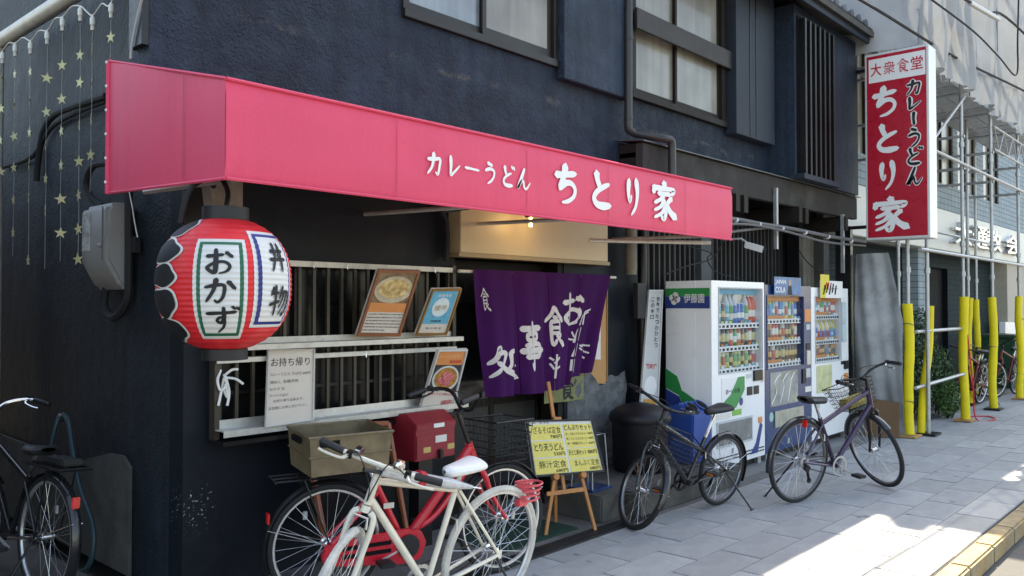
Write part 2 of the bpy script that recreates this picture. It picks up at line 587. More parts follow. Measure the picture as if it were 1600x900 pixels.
def solidtext(mb, sx, place, depth, bold=0.0):
    """extruded glyphs: place(x, y) -> front point in the unit box, depth = vector to the back"""
    vs, fs = glyphs(sx, bold)
    x0, x1 = min(q[0] for q in vs), max(q[0] for q in vs)
    y0, y1 = min(q[1] for q in vs), max(q[1] for q in vs)
    key, idx, pts = {}, [], []
    for q in vs:
        k = (round(q[0], 5), round(q[1], 5))
        if k not in key:
            key[k] = len(pts)
            pts.append(q)
        idx.append(key[k])
    F_ = [tuple(idx[i] for i in f) for f in fs]
    a = [V(place((q[0] - x0) / (x1 - x0), (q[1] - y0) / (y1 - y0))) for q in pts]
    n = len(a)
    cnt = {}
    for f in F_:
        for i in range(len(f)):
            e = (f[i], f[(i + 1) % len(f)])
            cnt[tuple(sorted(e))] = cnt.get(tuple(sorted(e)), 0) + 1
    side = [(e[1], e[0], n + e[0], n + e[1]) for f in F_ for e in [(f[i], f[(i + 1) % len(f)]) for i in range(len(f))] if cnt[tuple(sorted(e))] == 1]
    mb.add(a + [q + V(depth) for q in a], list(F_) + side)
    return mb

def flatmap(o, ux, uy, sx, sy, nrm):
    o, ux, uy, nrm = V(o), V(ux), V(uy), V(nrm)
    return lambda x, y, l: o + ux * (x * sx) + uy * (y * sy) + nrm * l
# ================================================================== SETTING
YP = 3.45            # inner edge of the public pavement
YK0, YK1 = 1.36, 1.50  # kerb
def sheet(name, x0, x1, y0, y1, z, m):
    return MB().quad((x0, y0, z), (x1, y0, z), (x1, y1, z), (x0, y1, z)).build(name, m, kind="structure")

m_ground = mat("ground_soil", (0.10, 0.097, 0.094), 0.9, var=0.25, scale=0.4)
m_asphalt = mat("asphalt", (0.09, 0.089, 0.087), 0.9, var=0.2, scale=3, bump=0.5, bscale=160)
m_joint = mat("paving_joint", (0.07, 0.068, 0.064), 0.95, var=0.25, scale=12)
m_slab = mat("paving_slab", (0.325, 0.333, 0.335), 0.78, var=0.16, scale=5, bump=0.25, bscale=150, rnd=0.11, dirt=(0.20, 0.198, 0.19), dscale=1.8, damt=0.5)
m_alley = mat("alley_concrete", (0.10, 0.098, 0.092), 0.9, var=0.3, scale=3, bump=0.4, bscale=60)
def spots(m, scale, rad, col, amt):
    """scattered gum marks and drips"""
    N, L = m.node_tree.nodes, m.node_tree.links
    p = N["Principled BSDF"]
    src = p.inputs["Base Color"].links[0].from_socket
    g = N.new("ShaderNodeNewGeometry")
    v = N.new("ShaderNodeTexVoronoi"); v.inputs["Scale"].default_value = scale
    L.new(g.outputs["Position"], v.inputs["Vector"])
    n = N.new("ShaderNodeTexNoise"); n.inputs["Scale"].default_value = 40
    L.new(g.outputs["Position"], n.inputs["Vector"])
    ad = N.new("ShaderNodeMath"); ad.operation = 'MULTIPLY_ADD'; ad.inputs[1].default_value = .10; L.new(n.outputs["Fac"], ad.inputs[0]); L.new(v.outputs["Distance"], ad.inputs[2])
    r = N.new("ShaderNodeMapRange"); r.inputs[1].default_value = rad; r.inputs[2].default_value = rad + .05; r.inputs[3].default_value = amt; r.inputs[4].default_value = 0
    L.new(ad.outputs[0], r.inputs[0])
    sp = N.new("ShaderNodeSeparateColor"); L.new(v.outputs["Color"], sp.inputs[0])
    gt = N.new("ShaderNodeMath"); gt.operation = 'GREATER_THAN'; gt.inputs[1].default_value = .45; L.new(sp.outputs[0], gt.inputs[0])
    mu = N.new("ShaderNodeMath"); mu.operation = 'MULTIPLY'; L.new(r.outputs[0], mu.inputs[0]); L.new(gt.outputs[0], mu.inputs[1])
    mx = N.new("ShaderNodeMix"); mx.data_type = 'RGBA'; mx.inputs[7].default_value = tuple(col) + (1,)
    L.new(mu.outputs[0], mx.inputs[0]); L.new(src, mx.inputs[6]); L.new(mx.outputs[2], p.inputs["Base Color"])
spots(m_slab, 3.2, .10, (.12, .118, .112), .75)
spots(m_slab, 9.0, .10, (.17, .168, .16), .6)
sheet("ground", -250, 250, -250, 250, -0.14, m_ground)
sheet("road", -60, 120, -7.0, YK0 + 0.05, -0.125, m_asphalt)
bpv = MB().box(-20, 60, YK1 - 0.01, YP, -0.13, -0.010)
pav = bpv.build("pavement", m_joint, kind="structure")
me_slab, _ = MB().box(-0.297, 0.297, -0.1475, 0.1475, -0.045, 0.0).mesh("paving_slab", m_slab, bevel=0.004, org=V((0, 0, 0)))
nrow = 7
pw = (2.535 + 0.2925 * 3.12 - YK1) / nrow
rows = [YK1 + 0.002 + i * 0.2925 for i in range(7)]
for r, y in enumerate(rows):
    if y + 0.29 > YP + 0.12:
        continue
    for k in range(-2, 30):
        x = 0.49 + 0.6 * k + (0.3 if r % 2 else 0.0) + 0.3
        a = pix((x, y + 0.15, 0)) if x * FW.x + y * FW.y > 0.6 else (-999, 0)
        if not (-200 < a[0] < 1800 and a[1] < 1120):
            continue
        rz = random.gauss(0, 0.0016)
        o = put("paving_slab", me_slab, Matrix.Translation((x, y + 0.146, random.gauss(0, 0.0012))) @ Matrix.Rotation(random.gauss(0, 0.003), 4, 'Y') @ Matrix.Rotation(rz, 4, 'Z'), pav)
# kerb of separate stones, worn yellow paint on top
m_kerb = mat("kerb_stone", (0.30, 0.235, 0.14), 0.85, var=0.35, scale=9, bump=0.5, bscale=55, rnd=0.03, dirt=(0.44, 0.22, 0.05), dscale=1.7, damt=0.85)
kb = MB().box(-20, 60, YK0 + 0.02, YK1 - 0.012, -0.135, -0.02).build("kerb", m_concrete, kind="structure")
me_k, _ = MB().box(-0.2992, 0.2992, YK0 - (YK0 + YK1) / 2, YK1 - 0.012 - (YK0 + YK1) / 2, -0.13, 0.002).mesh("kerb_stone", m_kerb, bevel=0.014, org=V((0, 0, 0)))
for k in range(5, 36):
    x = 0.6 * k
    put("kerb_stone", me_k, Matrix.Translation((x, (YK0 + YK1) / 2, random.gauss(0, 0.002))), kb)
# private strip in front of the shop and the alley floor
m_apron = mat("apron_concrete", (0.155, 0.15, 0.142), 0.88, var=0.25, scale=3, bump=0.35, bscale=50, dirt=(0.06, 0.058, 0.052), dscale=2, damt=0.7)
ap = MB().box(2.0, 12.0, YP, 4.9, -0.13, 0.006).build("shop_apron", m_apron, kind="structure")
MB().box(-1.5, 2.0, YP, 12.0, -0.13, 0.004).build("alley_floor", m_alley, kind="structure")
MB().box(12.0, 40.0, YP, 4.9, -0.13, 0.004).build("shop_apron", m_apron, kind="structure")
# dark channel strip along the shop front
gr = MB()
for i in range(4):
    gr.box(2.05, 5.45, YP - 0.005 + i * 0.034, YP + 0.019 + i * 0.034, -0.01, 0.014 + 0.003 * (i % 2))
gr.build("threshold_rail", mat("dark_rail", (0.03, 0.03, 0.032), 0.5, metal=0.3, var=0.2), ap)

# ================================================================== RESTAURANT BUILDING
YU, YL = 4.10, 4.40
def wall(x0, x1, z0, z1, y0, y1, holes=()):
    mb = MB()
    xs = sorted({x0, x1} | {h[0] for h in holes} | {h[1] for h in holes})
    zs = sorted({z0, z1} | {h[2] for h in holes} | {h[3] for h in holes})
    xs = [q for q in xs if x0 <= q <= x1]
    zs = [q for q in zs if z0 <= q <= z1]
    for i in range(len(xs) - 1):
        for j in range(len(zs) - 1):
            cx, cz = (xs[i] + xs[i + 1]) / 2, (zs[j] + zs[j + 1]) / 2
            if any(h[0] < cx < h[1] and h[2] < cz < h[3] for h in holes):
                continue
            mb.box(xs[i], xs[i + 1], y0, y1, zs[j], zs[j + 1])
    return mb

bld = thing("restaurant_building", (4, 5, 0), "navy stucco two storey restaurant building with tiled eave and barred window", "building")
WU = (3.47, 5.05, 3.52, 4.95)       # upper window left
WR = (6.08, 7.72, 3.48, 4.88)       # upper window right
wall(1.84, 6.0, 2.60, 6.9, YU, YU + 0.2, [WU]).build("upper_wall", m_navy_up, bld)
wall(6.0, 8.80, 2.985, 5.0, YU + 0.003, YU + 0.2, [WR]).build("upper_wall", m_navy_up, bld)
LW = (2.34, 4.14, 0.93, 1.87)
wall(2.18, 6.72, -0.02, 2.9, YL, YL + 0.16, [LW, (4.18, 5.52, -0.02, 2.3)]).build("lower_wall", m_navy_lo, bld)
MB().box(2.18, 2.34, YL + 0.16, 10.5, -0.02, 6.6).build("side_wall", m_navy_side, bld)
MB().box(2.05, 6.0, YU + 0.2, 10.5, 6.6, 6.75).build("roof_deck", m_conc_dk, bld)
MB().box(2.34, 11.0, 10.3, 10.5, 0, 6.6).build("rear_wall", m_navy_side, bld)
MB().box(2.32, 11.0, YU + 0.2, 10.3, 2.72, 2.9).build("storey_floor", m_dark, bld)
MB().box(10.62, 10.80, YU + 0.1, 10.4, 0, 4.9).build("end_wall", m_conc_dk, bld)
# old grey render patch low on the side wall
MB().prism(P(0, 0, 2.6, 0, 2.6, .60, 1.6, .58, .85, .56, .70, .60, .30, .69, .10, .70, 0, .64), (2.175, at(201, 800, X=2.155).y, 0), (0, 1, 0), (0, 0, 1), (-0.02, 0, 0)).build("render_patch", m_conc_dk, bld)
# lower chipped paint on the corner is in the stucco material

# ---- first floor window, left (sliding, two sashes)
def pane_mat(name, col, rough=0.25):
    """frosted glass with a curtain's soft folds behind"""
    m = mat(name, col, rough, var=0, coat=0.3)
    N, L = m.node_tree.nodes, m.node_tree.links
    g = N.new("ShaderNodeNewGeometry")
    def rg(vec, det, a, b, c, d):
        mp = N.new("ShaderNodeMapping"); mp.inputs["Scale"].default_value = vec
        L.new(g.outputs["Position"], mp.inputs[0])
        n = N.new("ShaderNodeTexNoise"); n.inputs["Scale"].default_value = 1; n.inputs["Detail"].default_value = det
        L.new(mp.outputs[0], n.inputs["Vector"])
        r = N.new("ShaderNodeMapRange")
        for i, q in enumerate((a, b, c, d)): r.inputs[i + 1].default_value = q
        L.new(n.outputs["Fac"], r.inputs[0]); return r.outputs[0]
    a, b = rg((9, 9, .7), 4, .3, .7, .72, 1.2), rg((1.3, 1.3, 2.2), 3, .3, .7, .65, 1.2)
    mu = N.new("ShaderNodeMath"); mu.operation = 'MULTIPLY'; L.new(a, mu.inputs[0]); L.new(b, mu.inputs[1])
    sc = N.new("ShaderNodeVectorMath"); sc.operation = 'SCALE'; sc.inputs[0].default_value = tuple(col)
    L.new(mu.outputs[0], sc.inputs["Scale"]); L.new(sc.outputs[0], N["Principled BSDF"].inputs["Base Color"])
    return m
    return mat(name, col, rough, var=0.28, scale=1.1, coat=0.25, spec=0.5)
m_pane_a = pane_mat("frosted_pane", (0.25, 0.235, 0.195), 0.35)
m_pane_b = pane_mat("pale_reflecting_pane", (0.24, 0.27, 0.29), 0.12)
win = MB().box(WU[0], WU[1], YU - 0.035, YU + 0.09, WU[2] - 0.055, WU[2]).build("window", m_bronze, bld, bevel=0.003)
MB().box(WU[0], WU[0] + 0.05, YU - 0.02, YU + 0.09, WU[2], WU[3]).build("window_jamb", m_bronze, win)
MB().box(WU[1] - 0.05, WU[1], YU - 0.02, YU + 0.09, WU[2], WU[3]).build("window_jamb", m_bronze, win)
for (a, b, yy, pm) in ((WU[0] + .05, 4.27, YU + .035, m_pane_b), (4.23, WU[1] - .05, YU + .008, m_pane_a)):
    MB().box(a, b, yy, yy + .024, WU[2], WU[2] + .075).box(a, a + .04, yy, yy + .024, WU[2] + .075, WU[3]).box(b - .04, b, yy, yy + .024, WU[2] + .075, WU[3]).build("sash", m_bronze, win, bevel=0.002)
    MB().box(a + .04, b - .04, yy + .008, yy + .014, WU[2] + .075, WU[3]).build("pane", pm, win)
# shutter box beside it
MB().box(5.055, 5.975, YU - 0.075, YU - 0.003, 3.375, 6.0).build("shutter_box", stucco("navy_stucco_box", (0.026, 0.041, 0.066), amp=0.8), bld, bevel=0.006)
# ---- first floor window, right (wooden, four panes and a cross board)
win = MB().box(WR[0] - .03, WR[1] + .06, YU - 0.05, YU + 0.06, WR[2] - .06, WR[2]).build("window", m_wood_dk, bld, bevel=0.003)
MB().box(WR[0] - .03, WR[0] + .05, YU - .03, YU + .06, WR[2], WR[3]).build("window_jamb", m_wood_dk, win, bevel=0.003)
MB().box(WR[0] + .05, WR[1] - .03, YU - .03, YU + .06, WR[3] - .07, WR[3]).build("window_head", m_wood_dk, win, bevel=0.003)
MB().box(WR[1] - .03, WR[1] + .06, YU - .03, YU + .06, WR[2], WR[3]).build("window_jamb", m_wood_dk, win, bevel=0.003)
for i, (a, b) in enumerate(((WR[0] + .05, 6.88), (6.84, WR[1] - .03))):
    yy = YU + .03 - .026 * i
    MB().box(a, b, yy, yy + .022, WR[2], WR[2] + .06).box(a, a + .035, yy, yy + .022, WR[2] + .06, WR[3] - .07).box(b - .035, b, yy, yy + .022, WR[2] + .06, WR[3] - .07).build("sash", m_wood_dk, win, bevel=0.002)
    MB().box(a + .035, b - .035, yy + .008, yy + .013, WR[2] + .06, WR[3] - .07).build("pane", m_pane_a, win)
MB().box(WR[0] - .02, WR[1] + .10, YU - .085, YU - .055, 4.02, 4.20).build("cross_board", mat("grey_brown_board", (0.035, 0.030, 0.027), .6, var=.25, scale=6, bump=.2, bscale=60), win, bevel=0.003)
# panelled shutter case right of it
sc_ = MB().box(7.80, 8.70, YU - 0.13, YU - 0.002, 3.36, 4.96).build("shutter_case", m_navy_flat, bld, bevel=0.004)
for xx in (8.10, 8.24):
    MB().box(xx, xx + .012, YU - 0.136, YU - 0.131, 3.38, 4.94).build("batten", m_black, sc_)
# ---- projecting bay with louvres
BY = 3.79
MB().box(8.80, 10.72, BY, YU + 0.2, 2.99, 4.92).build("bay_wall", stucco("navy_stucco_bay", (0.017, 0.028, 0.047), amp=0.6), bld, bevel=0.004)
me_l, _ = MB().box(-0.022, 0.022, -0.07, 0.0, 0, 1.72).mesh("louvre_slat", m_black, org=V((0, 0, 0)))
lou = MB().box(8.86, 9.80, BY - .012, BY - .001, 3.02, 4.80).build("louvre_panel", m_dark, bld)
for i in range(7):
    put("louvre_slat", me_l, Matrix.Translation((8.925 + i * 0.1345, BY - .012, 3.05)), lou)
MB().box(8.82, 9.84, BY - .10, BY - .003, 2.985, 3.045).build("louvre_sill", m_navy_flat, lou, bevel=0.004)
# ---- tiled eave
m_tile = mat("roof_tile", (0.085, 0.095, 0.11), 0.45, var=0.25, scale=8, rnd=0.2)
ea = MB().slab((5.95, 3.56, 4.93), (10.95, 3.56, 4.93), (10.95, 7.2, 6.2), (5.95, 7.2, 6.2), (0, 0, 0.07)).build("eave_roof", m_conc_dk, bld)
MB().box(5.95, 10.95, 3.575, 3.60, 5.0, 5.035).build("tile_batten", m_wood_dk, ea)
MB().box(5.95, 10.95, 3.61, 3.65, 4.86, 4.97).build("eave_board", m_navy_flat, ea, bevel=0.004)
MB().slab((5.95, 7.2, 6.2), (10.95, 7.2, 6.2), (10.95, 10.6, 5.0), (5.95, 10.6, 5.0), (0, 0, 0.07)).build("rear_roof", m_conc_dk, ea)
tl = MB()
tl.grid(lambda u, v: V((0.235 * (u - .5), v * 0.62, 0.014 + 0.05 * math.cos((u - .28) * 2 * math.pi) * (1 if True else 0) + v * 0.214)), 8, 1)
me_t, _ = tl.mesh("roof_tile", m_tile, smooth=True, solid=0.016, org=V((0, 0, 0)))
tf = MB().lathe([(0.055, 0), (0.055, 0.03), (0.035, 0.035)], (0, 0, 0), (0, -1, 0), 14)
me_tf, _ = tf.mesh("tile_end", m_tile, smooth=True, org=V((0, 0, 0)))
for i in range(21):
    x = 6.08 + i * 0.235
    for j in range(3):
        put("roof_tile", me_t, Matrix.Translation((x, 3.61 + j * .60, 5.045 + j * .207)), ea)
    put("tile_end", me_tf, Matrix.Translation((x - 0.052, 3.625, 5.075)), ea)
# ---- beam over the recessed ground floor, flashing, brackets, soffit
beam = MB().box(5.90, 10.86, 3.86, 3.93, 2.70, 2.975).build("fascia_beam", mat("weathered_fascia", (0.042, 0.038, 0.035), .8, var=.4, scale=3, bump=.3, bscale=40, spec=.25, dirt=(0.10, 0.092, 0.085), dscale=1.6, damt=.6), bld, bevel=0.005)
MB().slab((5.86, 3.82, 2.978), (10.90, 3.82, 2.978), (10.90, 4.09, 3.01), (5.86, 4.09, 3.01), (0, 0, .008)).build("flashing", mat("tin_flashing", (0.13, 0.13, 0.13), .5, metal=.5, var=.3), beam)
MB().box(5.90, 10.86, 3.93, 4.52, 2.86, 2.90).build("soffit", m_wood_dk, bld)
MB().box(5.90, 5.97, 3.93, 4.09, 2.62, 2.975).build("beam_end", m_wood_dk, bld)
for xx in (7.45, 7.62, 8.93, 9.10, 10.3):
    MB().box(xx, xx + .09, 3.80, 4.45, 2.52, 2.695).build("bracket", m_wood_dk, bld, bevel=0.004)
MB().box(8.40, 8.44, 3.82, 3.856, 2.2, 2.85).build("steel_hanger", m_steel, bld)
MB().box(10.28, 10.32, 3.82, 3.856, 2.0, 2.72).build("steel_hanger", m_steel, bld)
# ---- recessed ground floor behind the machines: lattice, boards
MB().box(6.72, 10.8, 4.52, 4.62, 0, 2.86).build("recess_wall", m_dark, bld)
me_s, _ = MB().box(-0.016, 0.016, -0.03, 0.03, 0, 2.5).mesh("lattice_bar", mat("lattice_wood", (0.05, 0.049, 0.048), .6, var=.25, rnd=.25), bevel=0.003, org=V((0, 0, 0)))
lat = MB().box(6.74, 10.1, 4.44, 4.515, 2.58, 2.66).build("lattice_rail", m_wood_dk, bld)
for i in range(34):
    x = 6.80 + i * 0.098
    if 7.84 < x < 8.06:
        continue
    put("lattice_bar", me_s, Matrix.Translation((x, 4.475, 0.14)), lat)
MB().box(7.84, 8.06, 4.40, 4.515, 0, 2.66).build("pilaster", mat("grey_pilaster", (0.10, 0.11, 0.115), .7, var=.2), bld)
m_board = mat("weathered_board", (0.17, 0.155, 0.125), .75, var=.3, scale=5, bump=.25, bscale=50, rnd=.15, dirt=(0.07, 0.06, 0.05), damt=.5)
for i in range(6):
    MB().box(10.0 + i * .132, 10.0 + i * .132 + .127, 4.33, 4.36, 0, 2.5).build("board", m_board, bld, bevel=0.003)
MB().box(9.86, 9.98, 4.20, 4.36, 0, 2.66).build("post", m_black, bld, bevel=0.004)

# ---- entrance: header panel, jambs, dark sliding doors
m_cream = mat("cream_header_panel", (0.56, 0.45, 0.28), .5, var=.08, scale=2)
hd = MB().box(4.17, 5.975, 4.27, 4.398, 1.985, 2.45).build("header_panel", m_cream, bld, bevel=0.004)
MB().box(4.15, 5.995, 4.262, 4.395, 1.955, 1.983).build("header_trim", mat("header_trim", (0.33, 0.24, 0.13), .5), hd)
MB().box(4.182, 5.518, 4.56, 4.60, 1.62, 1.95).build("lintel", m_wood_dk, bld)
MB().box(4.182, 4.25, 4.41, 4.6, 0, 1.95).build("door_jamb", m_wood_dk, bld)
MB().box(5.45, 5.518, 4.41, 4.6, 0, 1.95).build("door_jamb", m_wood_dk, bld)
for i, x0 in enumerate((4.25, 4.86)):
    yy = 4.60 + .035 * i
    d = MB().box(x0, x0 + .05, yy, yy + .03, .01, 1.9).box(x0 + .57, x0 + .62, yy, yy + .03, .01, 1.9).box(x0 + .05, x0 + .57, yy, yy + .03, .01, .16).box(x0 + .05, x0 + .57, yy, yy + .03, .80, .86).build("door", m_wood_dk, bld, bevel=0.003)
    MB().box(x0 + .05, x0 + .57, yy + .01, yy + .016, .16, .80).build("door_panel", mat("door_panel", (0.035, 0.036, 0.036), .4, var=.2), d)
    MB().box(x0 + .05, x0 + .57, yy + .01, yy + .016, .86, 1.9).build("pane", mat("dark_glass", (0.016, 0.018, 0.02), .12, var=.1, coat=.5), d)
MB().box(4.0, 5.7, 4.74, 4.78, 0, 2.7).build("door_light_stop", m_dark, bld)  # dark backing box added behind the doors to stop light leaking through
MB().box(4.0, 4.04, 4.57, 4.74, 0, 2.7).build("door_light_stop_side", m_dark, bld)
MB().box(5.66, 5.7, 4.57, 4.74, 0, 2.7).build("door_light_stop_side", m_dark, bld)
# corner post and pale bracket under the awning
MB().box(2.16, 2.30, 4.36, 4.395, 1.5, 2.6).build("corner_post", m_black, bld)
MB().slab((2.14, 4.0, 2.05), (2.30, 4.0, 2.05), (2.30, 4.0, 2.62), (2.06, 4.0, 2.62), (0, .09, 0)).build("timber_bracket", mat("bare_timber", (0.26, 0.23, 0.19), .8, var=.3, scale=8, bump=.2), bld)
# rough broken render right of the door
rp = MB()
random.seed(4)
def rough(u, v):
    x = 5.56 + u * .86
    top = .98 + .06 * math.sin(u * 8) + .03 * math.sin(u * 19 + 1) - .25 * max(0, u - .75) - .3 * max(0, .12 - u)
    z = .05 + v * (top - .05)
    return V((x, 4.398 - .045 * (0.4 + random.random()) * (1 if 0 < u < 1 and v < 1 else .05), z))
rp.grid(rough, 16, 18)
rp.build("rough_render", mat("broken_render", (0.13, 0.135, 0.14), .9, var=.4, scale=9, bump=.9, bscale=45, dirt=(0.04, 0.04, 0.042), dscale=5, damt=.8), bld, smooth=True)

# ---- barred street window with rails
gl = MB().box(LW[0], LW[1], YL + .06, YL + .066, LW[2], LW[3]).build("window", mat("street_glass", (0.010, 0.0105, 0.011), .2, var=.5, scale=2.2, spec=.3, dirt=(0.07, 0.066, 0.058), dscale=1.4, damt=.45), bld)
for xx in (2.9, 3.52):
    MB().box(xx, xx + .045, YL + .03, YL + .06, LW[2], LW[3]).build("mullion", m_bronze, gl)
for zz in (LW[2] + .16,):
    MB().box(LW[0], LW[1], YL + .035, YL + .059, zz, zz + .02).build("glazing_bar", m_bronze, gl)
m_bar = mat("grille_bar", (0.060, 0.050, 0.038), .45, metal=.3, var=.15)
me_b, _ = MB().box(-0.010, 0.010, -0.010, 0.010, 0, .93).mesh("grille_bar", m_bar, org=V((0, 0, 0)))
gri = thing("window_grille", (3.25, YL - .06, .9), "row of bronze bars with cream rails over the street window", "window grille")
nb = 18
for i in range(nb):
    put("grille_bar", me_b, Matrix.Translation((2.36 + i * (1.76 / (nb - 1)), YL - .055, .935)), gri)
def rail(z, dep, ht=.028, x1=4.16, lip=True):
    m = MB().box(2.32, x1, YL - dep, YL - .035, z, z + .006)
    m.box(2.32, x1, YL - dep - .004, YL - dep, z - ht, z + .006)
    return m
rail(1.868, .085).build("top_rail", m_rail, gri)
r_ = rail(1.378, .17, .024).build("shelf_rail", m_rail, gri)
MB().box(2.32, 4.16, YL - .07, YL - .066, 1.385, 1.42).build("shelf_back", m_rail, r_)
rail(1.305, .10, .022).build("hanging_rail", m_rail, gri)
r_ = rail(.912, .18, .030, 4.2).build("sill_rail", m_rail, gri)
MB().box(2.32, 4.2, YL - .075, YL - .071, .918, .965).build("sill_back", m_alu, r_)
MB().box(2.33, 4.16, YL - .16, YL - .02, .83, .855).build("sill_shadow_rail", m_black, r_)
MB().box(2.315, 2.345, YL - .09, YL - .03, .86, 1.89).build("end_stile", m_bar, gri)
MB().box(4.135, 4.165, YL - .09, YL - .03, .96, 1.89).build("end_stile", m_bar, gri)
for z, xs in ((1.862, (2.95, 3.2, 3.95)), (1.30, (2.75, 2.92, 3.35, 3.97))):
    for x in xs:
        MB().tube([(x, YL - .10, z + .012), (x, YL - .105, z - .03), (x, YL - .118, z - .045), (x, YL - .128, z - .03)], .0035, 5).build("hook", m_chrome, gri)

# ================================================================== unseen building added to darken the alley (outside the frame on the left)
nb_ = thing("alley_light_blocker", (-1.5, 8, 0), "unseen plain grey block added across the alley to keep sky light off its wall", "building")
MB().box(-4.2, 0.55, 4.6, 13.0, 0, 2.9).build("wall", m_conc_dk, nb_)
MB().box(-4.4, 0.75, 4.4, 13.2, 2.9, 3.05).build("roof", m_conc_dk, nb_)
MB().box(0.5, 2.4, 13.0, 13.2, 0, 4.0).build("alley_end_wall", m_conc_dk, nb_)
# ================================================================== AWNING
AX0, AX1, AY = 1.79, 6.30, 3.25
m_aw = vinyl("pink_awning_vinyl", (0.74, 0.072, 0.145))
aw = thing("awning", (4, 3.7, 2.1), "long pinkish red vinyl awning with white brush lettering above the entrance", "awning")
zb, zt, zw = 2.145, 2.57, 2.88
YB = 4.45
# front valance: slightly sagging sheet with rounded lip
def fr(u, v):
    s = .0022 * math.sin(u * 31) * (1 - abs(2 * v - 1)) + .0015 * math.sin(u * 9 + 1)
    return V((AX0 + u * (AX1 - AX0), AY + s + .012 * (1 if v in (0.0, 1.0) else 0), zb + v * (zt - zb)))
MB().grid(fr, 60, 6).build("front_panel", m_aw, aw, smooth=True, solid=.004)
def sd(u, v):
    y = AY + .012 + u * (YB - AY - .012)
    z0 = zb + .045 * u
    z1 = zt + (zw - zt) * u
    return V((AX0 + .006 * math.sin(u * 6), y, z0 + v * (z1 - z0)))
MB().grid(sd, 10, 6).build("side_panel", m_aw, aw, smooth=True, solid=.004)
MB().slab((AX0 + .006, AY + .012, zt - .003), (AX1, AY + .012, zt - .003), (AX1, YU - .004, zw - .13), (AX0 + .006, YU - .004, zw - .13), (0, 0, .004)).build("top_sheet", m_aw, aw)
ed = MB()
ed.tube([(AX0 - .004, YB, zb + .04), (AX0 - .004, YB, zw)], .012, 8)
ed.tube([(AX0 + .002, AY + .002, zt), (AX1, AY + .002, zt)], .008, 6)
ed.tube([(AX0 + .002, AY + .002, zb), (AX1, AY + .002, zb)], .008, 6)
ed.tube([(AX0, AY + .004, zt), (AX0, YB, zw)], .008, 6)
ed.tube([(AX0, AY + .004, zb), (AX0, YB, zb + .045)], .008, 6)
ed.build("hem", m_aw, aw, smooth=True)
for x in (2.72, 3.72, 4.55, 5.55):
    MB().box(x, x + .003, AY - .0052, AY - .0042, zb + .01, zt - .01).build("seam", mat("awning_seam", (0.55, .045, .10), .45), aw)
MB().box(AX0 - .008, AX0 - .0065, 3.62, 3.626, zb + .03, zt + .08).build("seam", MATS["awning_seam"], aw)
for i in range(6):
    MB().ball((AX0 - .014, YB - .002, zb + .10 + i * .125), .008, 8).build("snap_button", m_white_matt, aw, smooth=True)
fm = MB()
for x in (1.95, 3.4, 4.35, 6.2):
    fm.tube([(x, AY + .05, zb + .03), (x, YU + .28, zb + .06)], .014, 8)
    fm.tube([(x, AY + .05, zb + .03), (x, AY + .05, zt - .03)], .012, 8)
fm.tube([(AX0 + .05, AY + .05, zb + .03), (AX1 - .03, AY + .05, zb + .03)], .014, 8)
fm.tube([(5.2, 3.9, zb - .035), (6.24, 3.42, zb - .02)], .016, 8)
fm.build("support_frame", m_rail, aw, smooth=True)
def awp(px, py):
    q = at(px, py, Y=AY - .008)
    return q
def aw_text(chars, boxes, fat):
    for ch, (xa, xb, yt, yb2) in zip(chars, boxes):
        a, b = awp((xa + xb) / 2, yb2), awp((xa + xb) / 2, yt)
        x0, x1 = awp(xa, yb2).x, awp(xb, yb2).x
        brush(MB(), ch, flatmap((x0, AY - .0088, a.z), (1, 0, 0), (0, 0, 1), x1 - x0, b.z - a.z, (0, -1, 0)), fat).build("character", m_white_matt, aw)
aw_text("カレーうどん", [(665, 692, 238, 274), (698, 721, 243, 278), (725, 750, 253, 276), (754, 777, 253, 287), (783, 804, 258, 292), (806, 830, 263, 297)], 2.1)
aw_text("ちとり家", [(863, 905, 257, 318), (921, 957, 268, 325), (975, 1003, 277, 336), (1017, 1057, 285, 343)], 2.25)

# lamp behind the awning, lit
lampo = thing("under_awning_lamp", (5.1, 4.1, 2.28), "small lit lamp under the awning before the cream header panel", "lamp")
pl = at(829, 347, Y=4.12)
MB().tube([pl + V((0, 0, -.035)), pl + V((0, 0, .035))], .012, 8).build("bulb", mat("warm_lamp", (1.0, .75, .4), .5, var=0, emit=2.2), lampo)
MB().box(pl.x - .03, pl.x + .03, pl.y - .03, pl.y + .03, pl.z + .035, pl.z + .07).build("lamp_holder", m_plastic_bk, lampo)
ld = bpy.data.lights.new("lamp_light", 'POINT')
ld.energy = 0.7
ld.color = (1.0, .72, .36)
ld.shadow_soft_size = .03
lo = put("lamp_light", ld, Matrix.Translation(pl + V((0, -.04, .0))), lampo)

# ================================================================== RED LANTERN
LC = at(352, 444, Y=3.45)
LR, LH = .288, .30
lan = thing("paper_lantern", LC + V((0, 0, -LH)), "big round red paper lantern with white text panels hanging at the awning corner", "lantern")
AXC = math.atan2(-LC.y, -LC.x)      # bearing from the lantern to the street corner
def lr(t):                           # radius at height -1..1
    return LR * (max(0.0, 1 - abs(t) ** 2.5)) ** .5
def lpt(ang, t, lift=0.0, rib=True):
    r = lr(t) + lift
    if rib:
        r += .0018 * math.cos((t + 1) / 2 * 26 * 2 * math.pi)
    return LC + V((math.cos(ang) * r, math.sin(ang) * r, t * LH))
m_lan = mat("red_lantern_paper", (0.72, .022, .03), .5, var=.16, scale=5, dirt=(.60, .33, .30), dscale=3, damt=.22)
NT = 156
bd = MB()
tmax = .955
bd.grid(lambda u, v: lpt(u * 2 * math.pi, -tmax + 2 * tmax * v), 56, NT)
bd.build("lantern_body", m_lan, lan, smooth=True)
rt_ = lr(tmax)
